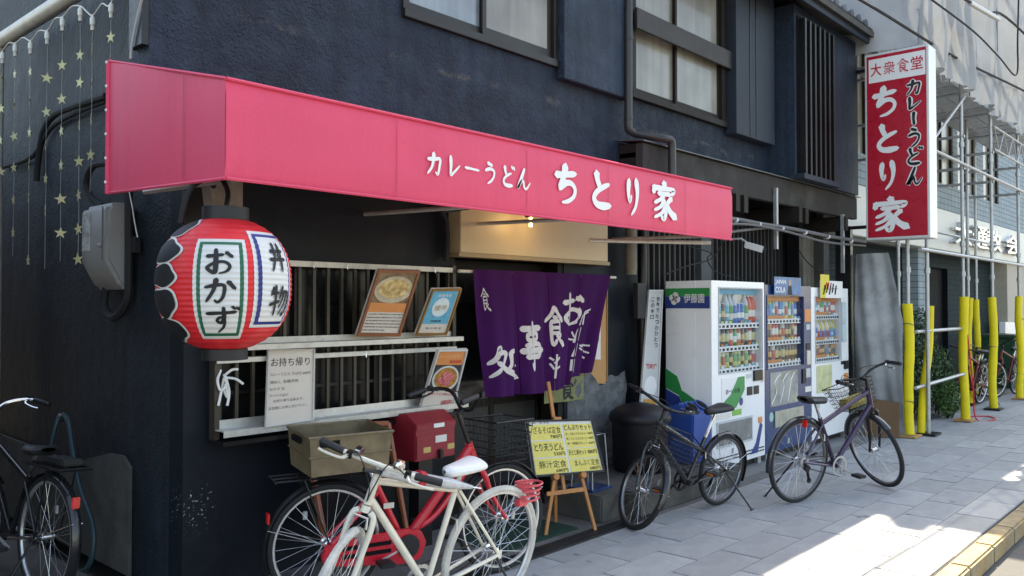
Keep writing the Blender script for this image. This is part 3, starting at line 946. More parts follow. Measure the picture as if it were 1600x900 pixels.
MB().lathe([(rt_ - .005, 0), (rt_ + .006, .003), (rt_ + .006, .06), (rt_ - .008, .062), (rt_ - .012, .0)], LC + V((0, 0, tmax * LH - .004)), (0, 0, 1), 32, False).build("top_ring", m_plastic_bk, lan, smooth=True)
MB().lathe([(rt_ - .02, 0), (rt_ + .004, -.002), (rt_ + .004, -.05), (rt_ - .012, -.052)], LC + V((0, 0, -tmax * LH)), (0, 0, 1), 32).build("bottom_ring", m_plastic_bk, lan, smooth=True)
hg = MB()
hg.tube(spline([LC + V((0, 0, LH + .04)), LC + V((.02, .02, LH + .12)), LC + V((.0, .06, LH + .2))], 5), .012, 8)
hg.build("hanger", m_black, lan, smooth=True)
cb = spline([LC + V((-.15, .12, LH * .9)), LC + V((-.12, .10, LH + .12)), LC + V((0, .12, LH + .2)), LC + V((.1, .3, LH + .18))], 8)
MB().tube(cb, .014, 8).build("cord", m_rubber, lan, smooth=True)

view = math.atan2(-LC.y, -LC.x)
def lpatch(px_pts, lift, name, m, parent, nu=14, nv=40):
    pass
def lang(px):                        # lantern bearing hit by a pixel column (at mid height)
    d = ray(px, 444)
    e = V((0, 0))
    dx, dy = d.x, d.y
    cx, cy = LC.x, LC.y
    a = dx * dx + dy * dy
    b = -2 * (dx * cx + dy * cy)
    c = cx * cx + cy * cy - LR * LR
    D = b * b - 4 * a * c
    t = (-b - math.sqrt(max(D, 0))) / (2 * a)
    return math.atan2(dy * t - cy, dx * t - cx)
def tz(py):
    return (444 - py) / 101.0
def lpanel(a0, a1, t0, t1, lift, nm, m, par):
    return MB().grid(lambda u, v: lpt(a0 + (a1 - a0) * u, t0 + (t1 - t0) * v, lift), 16, 78).build(nm, m, par, smooth=True)
m_lw = mat("lantern_white", (.66, .65, .63), .55, var=.07, scale=4)
m_lg = mat("lantern_green", (.012, .12, .06), .5, var=.1)
m_lb = mat("lantern_blue", (.02, .03, .19), .5, var=.1)
def panel(pa, pb, ya, yb, mc, chars, cells):
    a0, a1 = lang(pa), lang(pb)
    t0, t1 = tz(yb), tz(ya)
    p0 = lpanel(a0, a1, t0, t1, .0022, "text_panel", m_lw, lan)
    da, dt = (a1 - a0) * .075, (t1 - t0) * .03
    lpanel(a0 + da, a1 - da, t0 + dt, t1 - dt, .0042, "panel_border", mc, p0)
    lpanel(a0 + 2 * da, a1 - 2 * da, t0 + 2 * dt, t1 - 2 * dt, .0062, "panel_field", m_lw, p0)
    for ch, (xa, xb, yt, yb2) in zip(chars, cells):
        b0, b1 = a0 + (a1 - a0) * xa, a0 + (a1 - a0) * xb
        s0, s1 = t0 + (t1 - t0) * yb2, t0 + (t1 - t0) * yt
        brush(MB(), ch, lambda x, y, l: lpt(b0 + (b1 - b0) * x, s0 + (s1 - s0) * y,   .0085 + l, False), 1.8, 9, .0008).build("character", m_ink, p0)
panel(301, 387, 382, 524, m_lg, "おかず", [(.20, .78, .90, .64), (.20, .80, .61, .36), (.22, .86, .33, .07)])
a_l = lang(397)
panel(397, 452.5, 368, 508, m_lb, "丼物", [(.30, .78, .89, .58), (.30, .80, .44, .12)])
# black lettering with white outline round the left side
a_e = lang(252)
sb = MB(); sw = MB()
for i, (t, w_) in enumerate(((.80, .13), (.45, .17), (.10, .16), (-.28, .2), (-.66, .16))):
    for mbx, g, lf in ((sw, 1.13, .0045), (sb, 1.0, .0075)):
        c0 = lang(277) - .36
        n = 36
        pts = []
        for k in range(n):
            a = 2 * math.pi * k / n
            wob = 1 + .07 * math.sin(3 * a + i * 2) + .05 * math.sin(5 * a + i)
            pts.append((c0 + (.37 if g > 1 else .33) * math.cos(a) * wob, t + w_ * g * math.sin(a) * wob))
        cen = (c0, t)
        rings = []
        for q in range(11):
            f = q / 10
            rings.append([lpt(cen[0] + (p[0] - cen[0]) * f, cen[1] + (p[1] - cen[1]) * f, lf, False) for p in pts])
        vs = [p for r in rings for p in r]
        fs = [(q * n + k, q * n + (k + 1) % n, (q + 1) * n + (k + 1) % n, (q + 1) * n + k) for q in range(10) for k in range(n)]
        mbx.add(vs, fs)
sw.build("side_lettering_outline", m_lw, lan, smooth=True)
sb.build("side_lettering", m_ink, lan, smooth=True)

# ================================================================== STAR LIGHT CURTAIN on the alley wall
XS = 2.02
m_star = mat("gold_star_film", (.55, .49, .26), .4, metal=.1, var=.1, rnd=.15)
m_strand = mat("clear_strand", (.32, .33, .33), .4, var=.1)
m_sock = mat("white_socket", (.66, .64, .58), .45, var=.1)
gp = [at(-14, 72, X=XS - .02), at(2, 64, X=XS - .02), at(140, -6, X=XS - .02), at(330, -110, X=XS - .02)]
gp[0] = V((XS - .02, gp[1].y + .03, gp[1].z - .10))
gz = gp[1].z
MB().tube([(XS - .02, gp[1].y, gz), (XS - .02, 4.55, gz)], .052, 14).build("gutter_pipe", m_rail, None, "cream drain pipe running level along the alley wall above the star lights", "pipe", smooth=True)
MB().tube([(XS - .02, gp[1].y + .02, gz - .02), (XS - .02, gp[1].y + .05, gz - .10), (XS - .02, gp[1].y + .05, .0)], .036, 12).build("downpipe", m_rail, None, "cream vertical downpipe at the far end of the alley wall", "pipe", smooth=True)
cur = thing("star_light_curtain", (XS, 5.5, 1.6), "curtain of hanging gold star lights on white sockets along the alley wall", "string lights")
st = MB().prism([(math.sin(k * math.pi / 5) * (.038 if k % 2 == 0 else .015), math.cos(k * math.pi / 5) * (.038 if k % 2 == 0 else .015)) for k in range(10)], (0, 0, 0), (0, -1, 0), (0, 0, 1), (-.003, 0, 0))
me_st, _ = st.mesh("star", m_star, org=V((0, 0, 0)))
strands = [  # pixel x of strand, socket y, star ys (e = turned edge-on)
 (4, 84, (123, 170, 220, 268), 300), (24, 72, (116, 164, 213, 262, 312, 363), 400), (48, 68, (112, 158, 207, 258, 310, 407), 412), (74, 52, (122, 175, 228, 279, 329), 420),
 (98, 31, (102, 155, 205, 258, 311, 364), 408), (126, 15, (86, 129, 197, 252, 305, 358, 405), 410), (145, 29, (77, 132, 187, 242), 300), (174, 9, (58, 96, 286), 300)]
wire = []
for (x, y0, ys, yend) in strands:
    top = at(x, y0, X=XS - .06)
    wire.append(top)
    MB().lathe([(.011, .0), (.012, .03), (.016, .034), (.016, .07), (.008, .085)], top + V((0, 0, -.07)), (0, 0, 1), 10).build("socket", m_sock, cur, smooth=True)
    bot = at(x - 4, yend, X=XS - .05)
    pts = [top + (bot - top) * (k / 6) + V((0, random.gauss(0, .004), 0)) for k in range(7)]
    MB().tube(pts, .0016, 5).build("strand", m_strand, cur)
    for y in ys:
        t = (y - y0) / (yend - y0)
        p = top + (bot - top) * t
        p = at(x - 4 * t, y, X=p.x - .006)
        ang = random.choice((0, 0, .3, -.3, .5, -.4, 1.25))
        put("star", me_st, Matrix.Translation(p) @ Matrix.Rotation(ang, 4, 'Z') @ Matrix.Rotation(random.gauss(0, .12), 4, 'X'), cur)
wr = []
for i in range(len(wire) - 1):
    a, b = wire[i], wire[i + 1]
    wr += [a + V((0, 0, .02)), (a + b) / 2 + V((0, 0, .05 if (a.y - b.y) > .2 else .015))]
wr.append(wire[-1] + V((0, 0, .02)))
wr.append(V((XS - .06, 4.62, gz + .03)))
MB().tube(spline(wr, 5), .0045, 6).build("wire", m_sock, cur, smooth=True)

# ================================================================== METER, CONDUITS on the alley wall
XW = 2.165
mt = at(160, 450, X=XW - .1)
met = thing("electric_meter", (XW - .1, mt.y, mt.z), "grey electricity meter box with a glass slot on the alley wall", "meter")
y0, y1 = at(166, 400, X=XW - .155).y, at(126, 400, X=XW - .155).y
zt_, zb_ = at(160, 318, X=XW - .12).z, at(165, 452, X=XW - .12).z
m_grey = mat("grey_meter_plastic", (.27, .265, .255), .5, var=.12, scale=4)
pf = [(0, .10), (.02, .03), (.06, 0), (zt_ - zb_ - .05, 0), (zt_ - zb_ - .01, .02), (zt_ - zb_, .06), (zt_ - zb_, .15), (0, .15)]
pf[0] = (0, .11); pf[1] = (.01, .085); pf[2] = (.17, 0.0)
MB().prism([(q[1], q[0]) for q in pf], (XW - .155, y0, zb_), (1, 0, 0), (0, 0, 1), (0, y1 - y0, 0)).build("meter_case", m_grey, met, bevel=.022, smooth=True)
zs0, zs1 = at(135, 392, X=XW - .16).z, at(135, 333, X=XW - .16).z
MB().box(XW - .159, XW - .1565, y1 - .15, y1 - .03, zs0, zs1).build("glass_slot", mat("meter_glass", (.5, .5, .48), .1, var=.5, scale=14, dirt=(.02, .02, .02), dscale=16, damt=1), met)
MB().box(XW - .161, XW - .156, (y0 + y1) / 2 - .145, (y0 + y1) / 2 - .135, zb_ + .17, zt_ - .03).build("case_seam", mat("meter_seam", (.13, .13, .125), .5), met)
MB().ball((XW - .165, (y0 + y1) / 2 - .12, zb_ + .26), .014, 8).build("lock_knob", m_grey, met, smooth=True)
def cable(name, pts, r, label, m=None, k=8, n=8, group=None, cat="cable"):
    return MB().tube(spline(pts, k), r, n).build(name, m or m_rubber, None, label, cat, group, smooth=True)
cable("cable", [at(166, 150, X=XW - .06), at(120, 165, X=XW - .05), at(85, 180, X=XW - .03), at(68, 205, X=XW - .03), at(60, 250, X=XW - .02), at(57, 283, X=XW - .02)], .022, "thick black cable bending down the alley wall behind the star lights")
cable("cable", [at(166, 158, X=XW - .04), at(120, 176, X=XW - .03), at(80, 200, X=XW - .02), at(50, 245, X=XW - .02), at(2, 262, X=XW - .02)], .016, "second black cable curving along the alley wall to the downpipe")
cable("cable", [at(170, 255, X=XW - .1), at(145, 260, X=XW - .1), at(135, 285, X=XW - .09), at(142, 308, X=XW - .08), at(160, 322, X=XW - .07)], .02, "black cable loop entering the top of the meter box")
cable("conduit_pipe", [at(201, 290, X=XW - .04), at(201, 420, X=XW - .04), at(198, 470, X=XW - .04), at(178, 496, X=XW - .04), at(163, 480, X=XW - .04), at(166, 450, X=XW - .04)], .025, "black conduit dropping beside the meter and hooking under it", cat="pipe")
MB().slab(at(211, 370, X=XW - .01), at(220, 370, X=XW - .01), at(220, 395, X=XW - .01), at(211, 395, X=XW - .01), (-.03, 0, 0)).build("switch_box", m_plastic_bk, None, "tiny black switch box on the wall beside the meter conduit", "switch box", bevel=.003)
cable("cable", [at(202, 300, X=XW - .05), at(207, 325, X=XW - .05), at(210, 345, X=XW - .04), at(215, 371, X=XW - .03)], .004, "thin white wire leading down to the black switch box", m_sock)
# small dark corner strip at the top of the front wall
MB().box(1.80, 1.836, YU - .004, YU + .14, 2.9, 6.9).build("corner_strip", m_black, bld)
cable("cable", [at(224, -10, X=1.79), at(216, 20, X=1.79), at(206, 70, X=1.79), at(204, 92, X=1.79)], .007, "grey wire running down the upper wall corner above the awning", m_strand)
# ================================================================== PICTURES AND BOARDS ON THE WINDOW
def board(name, corners, thick, label, cat, m_frame, m_face, fw_=.02, group=None):
    """framed panel through four places TL TR BR BL; returns (thing, mapping of 0..1 face coordinates)"""
    tl_, tr_, br_, bl_ = [V(c) for c in corners]
    n = (tr_ - tl_).cross(bl_ - tl_).normalized()
    if n.y > 0:
        n = -n
    base = (bl_ + br_) / 2
    t = thing(name, base, label, cat, group)
    def fp(u, v, l=0.0):
        a = bl_ + (br_ - bl_) * u
        b = tl_ + (tr_ - tl_) * u
        return a + (b - a) * v + n * l
    pb = MB()
    pb.grid(lambda u, v: fp(u, v, 0), 8, 8)
    pb.grid(lambda u, v: fp(1 - u, v, -thick), 8, 8)
    for s0 in ((0, 0, 1, 0), (1, 0, 1, 1), (1, 1, 0, 1), (0, 1, 0, 0)):
        pb.grid(lambda u, v: fp(s0[0] + (s0[2] - s0[0]) * u, s0[1] + (s0[3] - s0[1]) * u, -thick * v), 8, 1)
    pb.build("back_panel", m_face, t)
    if m_frame is not None:
        wu = fw_ / (tr_ - tl_).length
        wv = fw_ / (tl_ - bl_).length
        for (u0, u1, v0, v1) in ((0, 1, 0, wv), (0, 1, 1 - wv, 1), (0, wu, wv, 1 - wv), (1 - wu, 1, wv, 1 - wv)):
            MB().slab(fp(u0, v0, .001), fp(u1, v0, .001), fp(u1, v1, .001), fp(u0, v1, .001), n * .012).build("frame_side", m_frame, t, bevel=.002)
    return t, fp

def area(t, fp, u0, u1, v0, v1, l, name, m, k=8):
    return MB().grid(lambda a, b: fp(u0 + (u1 - u0) * a, v0 + (v1 - v0) * b, l), k, k).build(name, m, t)

def lines(t, fp, rows, l, m, name="lettering"):
    """rows: (text, u0, u1, v0, v1) each fitted in the face"""
    for sx, u0, u1, v0, v1, *bo in rows:
        mb = MB()
        vs, fs = glyphs(sx, (min(bo[0], .014) if not set(sx) & set('食優衆種軽') else 0.0) if bo else 0.0)
        if not vs:
            continue
        x0, x1 = min(q[0] for q in vs), max(q[0] for q in vs)
        y0, y1 = min(q[1] for q in vs), max(q[1] for q in vs)
        mb.add([fp(u0 + (u1 - u0) * (q[0] - x0) / (x1 - x0), v0 + (v1 - v0) * (q[1] - y0) / (y1 - y0), l) for q in vs], fs)
        mb.build(name, m, t)

def disc(t, fp, cu, cv, ru, rv, l, name, m, n=28, dome=0.0):
    mb = MB()
    vs = [fp(cu, cv, l + dome)]
    fs = []
    R = 5
    for r in range(1, R + 1):
        for k in range(n):
            a = 2 * math.pi * k / n
            vs.append(fp(cu + ru * r / R * math.cos(a), cv + rv * r / R * math.sin(a), l + dome * (1 - (r / R) ** 2)))
    for k in range(n):
        fs.append((0, 1 + k, 1 + (k + 1) % n))
    for r in range(R - 1):
        for k in range(n):
            fs.append((1 + r * n + k, 1 + (r + 1) * n + k, 1 + (r + 1) * n + (k + 1) % n, 1 + r * n + (k + 1) % n))
    return mb.add(vs, fs).build(name, m, t, smooth=True)

m_frame_wood = mat("picture_frame_wood", (.27, .10, .045), .4, var=.2, scale=8)
m_frame_gold = mat("picture_frame_gold", (.34, .19, .06), .35, metal=.3, var=.2)
m_frame_white = mat("picture_frame_white", (.62, .62, .61), .4, var=.05)
m_orange = mat("orange_print", (.70, .27, .09), .5, var=.15, scale=4)
m_print = mat("pale_print", (.66, .60, .54), .5, var=.08)
YT, YBm = YL - .34, YL - .14
pc1, fp = board("framed_picture", [at(590, 420, Y=YT), at(656, 422, Y=YT), at(624, 525, Y=YBm), at(556, 524, Y=YBm)], .012,
                "tall wooden framed poster of a noodle bowl with English text below", "picture", m_frame_wood, m_print, .022)
area(pc1, fp, .07, .93, .50, .95, .0015, "photo", mat("broth_photo", (.20, .13, .07), .35, var=.6, scale=14))
disc(pc1, fp, .52, .70, .44, .20, .003, "bowl_print", mat("bowl_print", (.50, .42, .29), .35, var=.3, scale=18))
disc(pc1, fp, .52, .72, .36, .14, .0045, "soup_print", mat("soup_print", (.55, .38, .15), .35, var=.55, scale=26, dirt=(.75, .7, .5), dscale=24, damt=.9))
area(pc1, fp, .07, .93, .36, .50, .002, "orange_band", m_orange)
rows = ["Curry Udon is Osaka dish curry noodle soup the", "Japanese people really like the Curry Udon", "we use special stock and our original curry", "Udon taste of Curry Udon is the perfect", "would be spicy, so we put on the curry, soup so", "please I hope you like it enjoy"]
lines(pc1, fp, [(r, .10, .92 if i < 5 else .6, .315 - i * .048, .345 - i * .048, .02) for i, r in enumerate(rows)], .004, m_ink)
pc2, fp = board("framed_certificate", [at(675, 451, Y=YT + .03), at(721, 450, Y=YT + .03), at(697, 523, Y=YBm), at(648, 523, Y=YBm)], .012,
                "small gold framed blue certificate hanging by a cord from the top rail", "picture", m_frame_gold, m_print, .016)
area(pc2, fp, .09, .91, .24, .94, .0015, "blue_field", mat("sky_blue_print", (.11, .40, .58), .45, var=.15, scale=20))
disc(pc2, fp, .5, .60, .27, .20, .003, "white_seal", mat("pale_blue_seal", (.66, .74, .77), .45, var=.1))
lines(pc2, fp, [("優秀", .30, .72, .53, .65, .03)], .0042, mat("gold_letter", (.40, .30, .08), .4))
lines(pc2, fp, [("最優秀賞", .28, .74, .82, .88, .02)], .0042, m_white_matt)
lines(pc2, fp, [("大阪府", .32, .66, .28, .33, .02), ("食 の 安 全", .25, .75, .13, .17, .0)], .0042, m_ink)
MB().tube([fp(.25, .99, -.01), at(684, 424, Y=YL - .1), fp(.8, .99, -.01)], .002, 5).build("cord", m_ink, pc2)
pc3, fp = board("framed_picture", [at(684, 546, Y=YT), at(730, 545, Y=YT), at(706, 643, Y=YBm + .02), at(655, 640, Y=YBm + .02)], .012,
                "white framed poster of a bowl topped with pink meat on the window sill", "picture", m_frame_white, m_print, .012)
area(pc3, fp, .05, .95, .75, .96, .0015, "orange_band", m_orange)
lines(pc3, fp, [("カレーうどん専門店", .12, .82, .86, .91, .0)], .003, mat("pale_orange", (.78, .5, .3), .5))
lines(pc3, fp, [("温玉肉丼", .5, .9, .78, .83, .02)], .003, m_red)
area(pc3, fp, .05, .95, .32, .75, .0015, "photo", mat("dark_table_photo", (.05, .05, .052), .4, var=.5, scale=5))
disc(pc3, fp, .52, .53, .42, .21, .003, "bowl_print", m_frame_white)
disc(pc3, fp, .52, .54, .36, .17, .0045, "soup_print", mat("curry_print", (.42, .20, .05), .35, var=.45, scale=30))
for k, (du, dv) in enumerate(((-.12, -.04), (.05, -.07), (.14, .03), (-.03, .05), (.02, -.01))):
    disc(pc3, fp, .52 + du, .54 + dv, .12, .06, .006 + .0008 * k, "meat_print", mat("pink_meat_print", (.62, .16, .17), .4, var=.5, scale=40, dirt=(.8, .5, .45), dscale=40, damt=.9), 12)
lines(pc3, fp, [("特製とろとろ煮込み", .10, .86, .26, .30, .01), ("680円", .58, .9, .10, .19, .03)], .003, m_red)
pc4, fp = board("handwritten_notice", [at(418, 546, Y=YL - .115), at(491, 545, Y=YL - .115), at(489, 657, Y=YL - .20), at(414, 668, Y=YL - .20)], .006,
                "white board with handwritten take away notice clipped to the lower rail", "notice", m_frame_white, mat("warm_notice_paper", (.66, .58, .50), .65, var=.06, scale=3), .007)
lines(pc4, fp, [("お持ち帰り", .08, .90, .77, .885, .0)], .002, m_ink)
lines(pc4, fp, [("カレーうどん そば付 600円", .07, .92, .645, .69), ("焼めし 各種丼物", .07, .66, .545, .59), ("おかず 各", .07, .38, .455, .495), ("すべての品が", .07, .45, .375, .41),
                ("お持ち帰り出来ます。", .15, .78, .30, .34), ("お気軽にお申し付け下さい", .06, .86, .21, .25)], .002, mat("grey_pen", (.12, .11, .11), .6))
for u in (.34, .78):
    a = fp(u, 1.0, .004)
    MB().tube([a + V((-.012, 0, -.006)), a + V((0, -.004, .018)), a + V((.012, 0, -.006))], .003, 5).build("bulldog_clip", m_chrome, pc4)
# white cord tied round the bars
kn = thing("tied_cord", at(350, 640, Y=YL - .09), "white plastic ribbon knotted on the window bars", "ribbon")
rb_ = MB()
for ptsx in (((345, 578), (340, 595), (345, 610), (354, 600), (350, 585)), ((350, 590), (344, 620), (341, 634)), ((352, 588), (358, 612), (355, 634)), ((350, 590), (368, 592), (380, 600)), ((349, 588), (362, 578), (372, 577)), ((347, 604), (356, 622), (352, 600))):
    rb_.tube(spline([at(x, y, Y=YL - .085 - .01 * i) for i, (x, y) in enumerate(ptsx)], 5), .0075, 6)
rb_.build("ribbon", m_white_matt, kn, smooth=True)

# ================================================================== NOREN (split curtain) and its rod
YN = YL - .13
n0, n1 = at(735, 423, Y=YN), at(949, 436, Y=YN)
zN = (n0.z + n1.z) / 2
MB().tube([(n0.x - .12, YN, zN + .005), (n1.x + .12, YN, zN + .005)], .013, 10).build("curtain_rod", m_rail, None, "pale rod carrying the purple curtain across the entrance", "rod", smooth=True)
b0, b1 = at(764, 611, Y=YN - .16), at(921, 583, Y=YN + .02)
m_noren = mat("purple_noren_cloth", (.046, .006, .068), .85, var=.18, scale=7, bump=.12, bscale=300, spec=.15)
m_nwhite = mat("noren_white_dye", (.60, .55, .52), .8, var=.1, scale=30)
nor = thing("noren_curtain", (5.1, YN, 1.0), "purple cloth shop curtain with pale brush characters and bamboo over the entrance", "curtain")
NP = 4
def npt(u, v, l=0.0):               # v: 0 top, 1 bottom
    pi = min(int(u * NP), NP - 1)
    uu = u * NP - pi
    top = V((n0.x + (n1.x - n0.x) * u, YN - .034, zN + .022))
    bot = b0 + (b1 - b0) * u
    bot = V((bot.x, bot.y, bot.z - .02 * math.sin(u * math.pi) - (.045 if u < .745 else -.01)))
    p = top + (bot - top) * v
    wv = .030 * math.sin(u * 27 + 1.2 + v * .8) + .018 * math.sin(u * 55 + v * 2) + .012 * math.sin(v * 5 + u * 13)
    p.y += wv * (.25 + v) - .09 * math.sin(v * math.pi * .5) * math.sin(min(1, u * 1.2) * math.pi)
    p.y -= l
    return p
for i in range(NP):
    MB().grid(lambda a, b: npt((i + .004 + a * .992) / NP, b), 18, 22).build("cloth_panel", m_noren, nor, smooth=True, solid=.0015)
for i in range(0):
    x = n0.x + (n1.x - n0.x) * (i + .5) / 9
    MB().tube([(x - .02, YN, zN + .018), (x + .02, YN, zN + .018)], .0165, 8).build("cloth_loop", m_noren, nor, smooth=True)
def noren_uv(px, py):               # rough inverse of the cloth mapping by search
    best = None
    for i in range(61):
        for j in range(41):
            q = pix(npt(i / 60, j / 40))
            e = (q[0] - px) ** 2 + (q[1] - py) ** 2
            if best is None or e < best[0]:
                best = (e, i / 60, j / 40)
    return best[1], best[2]
for ch, x0, y0, x1, y1 in (("処", 763, 538, 806, 595), ("事", 811, 505, 845, 577), ("食", 853, 478, 876, 542), ("お", 880, 456, 916, 512)):
    uva, uvb = noren_uv(x0, y1), noren_uv(x1, y0)
    brush(MB(), ch, lambda x, y, l: npt(uva[0] + (uvb[0] - uva[0]) * x, uva[1] + (uvb[1] - uva[1]) * y, .003 + l), 1.95, 9, .0007).build("character", m_nwhite, nor)
# side writing and little motifs
for x0, y0, x1, y1 in ((751, 450, 763, 484),):
    uva, uvb = noren_uv(x0, y1), noren_uv(x1, y0)
    brush(MB(), "食", lambda x, y, l: npt(uva[0] + (uvb[0] - uva[0]) * x, uva[1] + (uvb[1] - uva[1]) * y, .003 + l), 1.3, 7, .0007).build("character", m_nwhite, nor)
def nrib(pts, wd):
    bm_ = MB()
    c = spline([V((*noren_uv(*p), 0)) for p in pts], 4)
    vs, fs = [], []
    for i, q in enumerate(c):
        d = (c[min(i + 1, len(c) - 1)] - c[max(i - 1, 0)])
        d = V((d.x * 1.7, d.y, 0)).normalized()
        nn = V((-d.y / 1.7, d.x, 0)) * wd
        vs += [npt(min(1, q.x + nn.x), min(.995, q.y + nn.y), .004), npt(min(1, q.x - nn.x), min(.995, q.y - nn.y), .004)]
    fs = [(2 * i, 2 * i + 1, 2 * i + 3, 2 * i + 2) for i in range(len(c) - 1)]
    bm_.add(vs, fs).build('bamboo_stroke', m_nwhite, nor)
for seg in (((894, 580), (897, 560)), ((898, 558), (902, 535)), ((903, 533), (908, 510)), ((909, 508), (914, 488)), ((889, 580), (893, 562)), ((893, 556), (897, 538)), ((897, 534), (902, 514)), ((904, 508), (910, 490))):
    nrib(seg, .012)
for seg in (((914, 488), (922, 482)), ((912, 490), (920, 488)), ((905, 540), (917, 552)), ((905, 545), (912, 560)), ((907, 538), (918, 541)), ((898, 528), (891, 520)), ((898, 530), (889, 528)),
            ((868, 556), (866, 590)), ((866, 565), (860, 556)), ((867, 568), (874, 560)), ((866, 575), (861, 570)), ((867, 578), (874, 572))):
    nrib(seg, .008)

# small green cloth with one character, cork board with a paper
q0, q1, q2, q3 = at(851, 560, Y=YL - .04), at(913, 560, Y=YL - .05), at(912, 624, Y=YL - .05), at(850, 631, Y=YL - .04)
gc = thing("green_cloth_banner", (q0 + q1) / 2 + V((0, 0, -.3)), "small olive green cloth with a black character behind the purple curtain", "banner")
m_gcl = mat("olive_cloth", (.21, .21, .09), .8, var=.25, scale=14, bump=.15, bscale=250)
gfn = lambda a, b, l=0: (q3 + (q2 - q3) * a) * (1 - b) + (q0 + (q1 - q0) * a) * b + V((0, .012 * math.sin(a * 9) - l, 0))
MB().grid(lambda a, b: gfn(a, b), 14, 8).build("cloth", m_gcl, gc, smooth=True, solid=.0015)
lt = MB()
brush(lt, "食", lambda x, y, l: gfn(.36 + .36 * x, .06 + .46 * y, .004 + l), 1.7, 7)
lt.build("lettering", m_ink, gc)
ft = MB().ball(gfn(.86, .22, .006), .02, 10, (1, .12, .8)).build("pink_flower", mat("flower_print", (.55, .08, .10), .7), gc, smooth=True)
ck, fp = board("cork_board", [at(912, 448, Y=YL - .012), at(948, 450, Y=YL - .012), at(948, 600, Y=YL - .012), at(912, 598, Y=YL - .012)], .012,
               "orange brown board with a pinned paper on the wall right of the curtain", "board", mat("thin_oak_edge", (.42, .26, .11), .5), mat("cork", (.50, .27, .11), .8, var=.12, scale=30), .008)
area(ck, fp, .05, .72, .25, .72, .003, "pinned_paper", m_paper)
lines(ck, fp, [("営業時間", .2, .65, .60, .64, .02), ("11:00-21:00", .18, .68, .52, .56), ("定休日 日曜", .2, .65, .44, .48)], .0045, mat("grey_pen", (.12, .11, .11), .6))

MB().box(3.95, 4.75, 3.66, 4.22, .0075, .02).build("doormat", mat("green_doormat", (.012, .05, .032), .95, var=.3, scale=30, bump=.8, bscale=200), None, "dark green doormat before the entrance beside the easel", "doormat")
# ================================================================== RED MAILBOX
mb0 = at(624, 660, Y=4.17)
mx0, mx1, mz0, mz1, my = at(665, 720, Y=4.05).x, at(711, 700, Y=4.05).x, .60, .86, 4.05
mx0 -= .09
mb_ = thing("mailbox", ((mx0 + mx1) / 2, 4.2, .3), "red steel letter box on a post below the street window", "mailbox")
m_mred = mat("red_mailbox_paint", (.29, .018, .03), .45, var=.15, scale=5, dirt=(.16, .03, .03), damt=.4)
MB().prism([(0, 0), (.27, 0), (.27, .29), (.10, .30), (-.012, .235), (-.012, .20), (0, .20)], (mx0, my, mz0), (0, 1, 0), (0, 0, 1), (mx1 - mx0, 0, 0)).build("box_body", m_mred, mb_, bevel=.006)
wv_ = mx1 - mx0
MB().box(mx0 + .01, mx1 - .01, my - .006, my - .001, mz0 + .012, mz0 + .165).build("front_door", m_mred, mb_, bevel=.002)
MB().box(mx0 + wv_ * .42, mx0 + wv_ * .68, my - .0165, my - .0125, mz0 + .205, mz0 + .232).build("name_plate", m_white_matt, mb_)
MB().box(mx0 + wv_ * .48, mx0 + wv_ * .76, my - .009, my - .0062, mz0 + .105, mz0 + .15).build("name_plate", m_paper, mb_)
for u in (.18, .78):
    MB().box(mx0 + wv_ * u, mx0 + wv_ * (u + .18), my - .009, my - .0062, mz0 + .05, mz0 + .085).build("brass_plate", mat("brass", (.45, .36, .16), .35, metal=.7), mb_)
MB().box(mx0 + wv_ * .54, mx0 + wv_ * .63, my - .03, my - .0062, mz0 + .0, mz0 + .06).build("padlock", m_bronze, mb_, bevel=.004)
MB().box(mx0 + .12, mx0 + .24, my + .1, my + .2, 0, mz0).build("post", m_black, mb_)

# orange wooden easel frame standing behind the bicycles
m_ewood = mat("orange_pine", (.46, .19, .055), .45, var=.2, scale=7)
m_ewood2 = mat("red_brown_wood", (.30, .085, .035), .45, var=.2, scale=9)
eas2 = thing("wooden_sign_frame", (3.3, 4.1, 0), "reddish wooden A frame chalkboard leaning behind the two bicycles", "sign")
fa = [at(486, 745, Y=4.12), at(606, 660, Y=4.12), at(638, 840, Y=3.98), at(506, 842, Y=3.98)]
tl2, tr2 = at(560, 664, Y=4.14), at(606, 661, Y=4.14)
br2 = at(637, 842, Y=3.95); bl2 = at(507, 842, Y=3.95); tl2 = at(476, 668, Y=4.14)
for a, b in ((tl2, tr2), (tr2, br2), (tl2, bl2), (bl2, br2)):
    MB().bar(a, b, .028, .028).build("frame_bar", m_ewood2, eas2, bevel=.003)
MB().slab(tl2 + V((.02, .012, -.02)), tr2 + V((-.01, .012, -.02)), br2 + V((-.02, .012, .03)), bl2 + V((.02, .012, .03)), (0, .008, 0)).build("chalkboard", m_dark, eas2)
for a in (bl2, br2):
    MB().bar(a, V((a.x, a.y - .02, .008)), .028, .028, (0, 1, 0)).build("leg", m_ewood2, eas2)

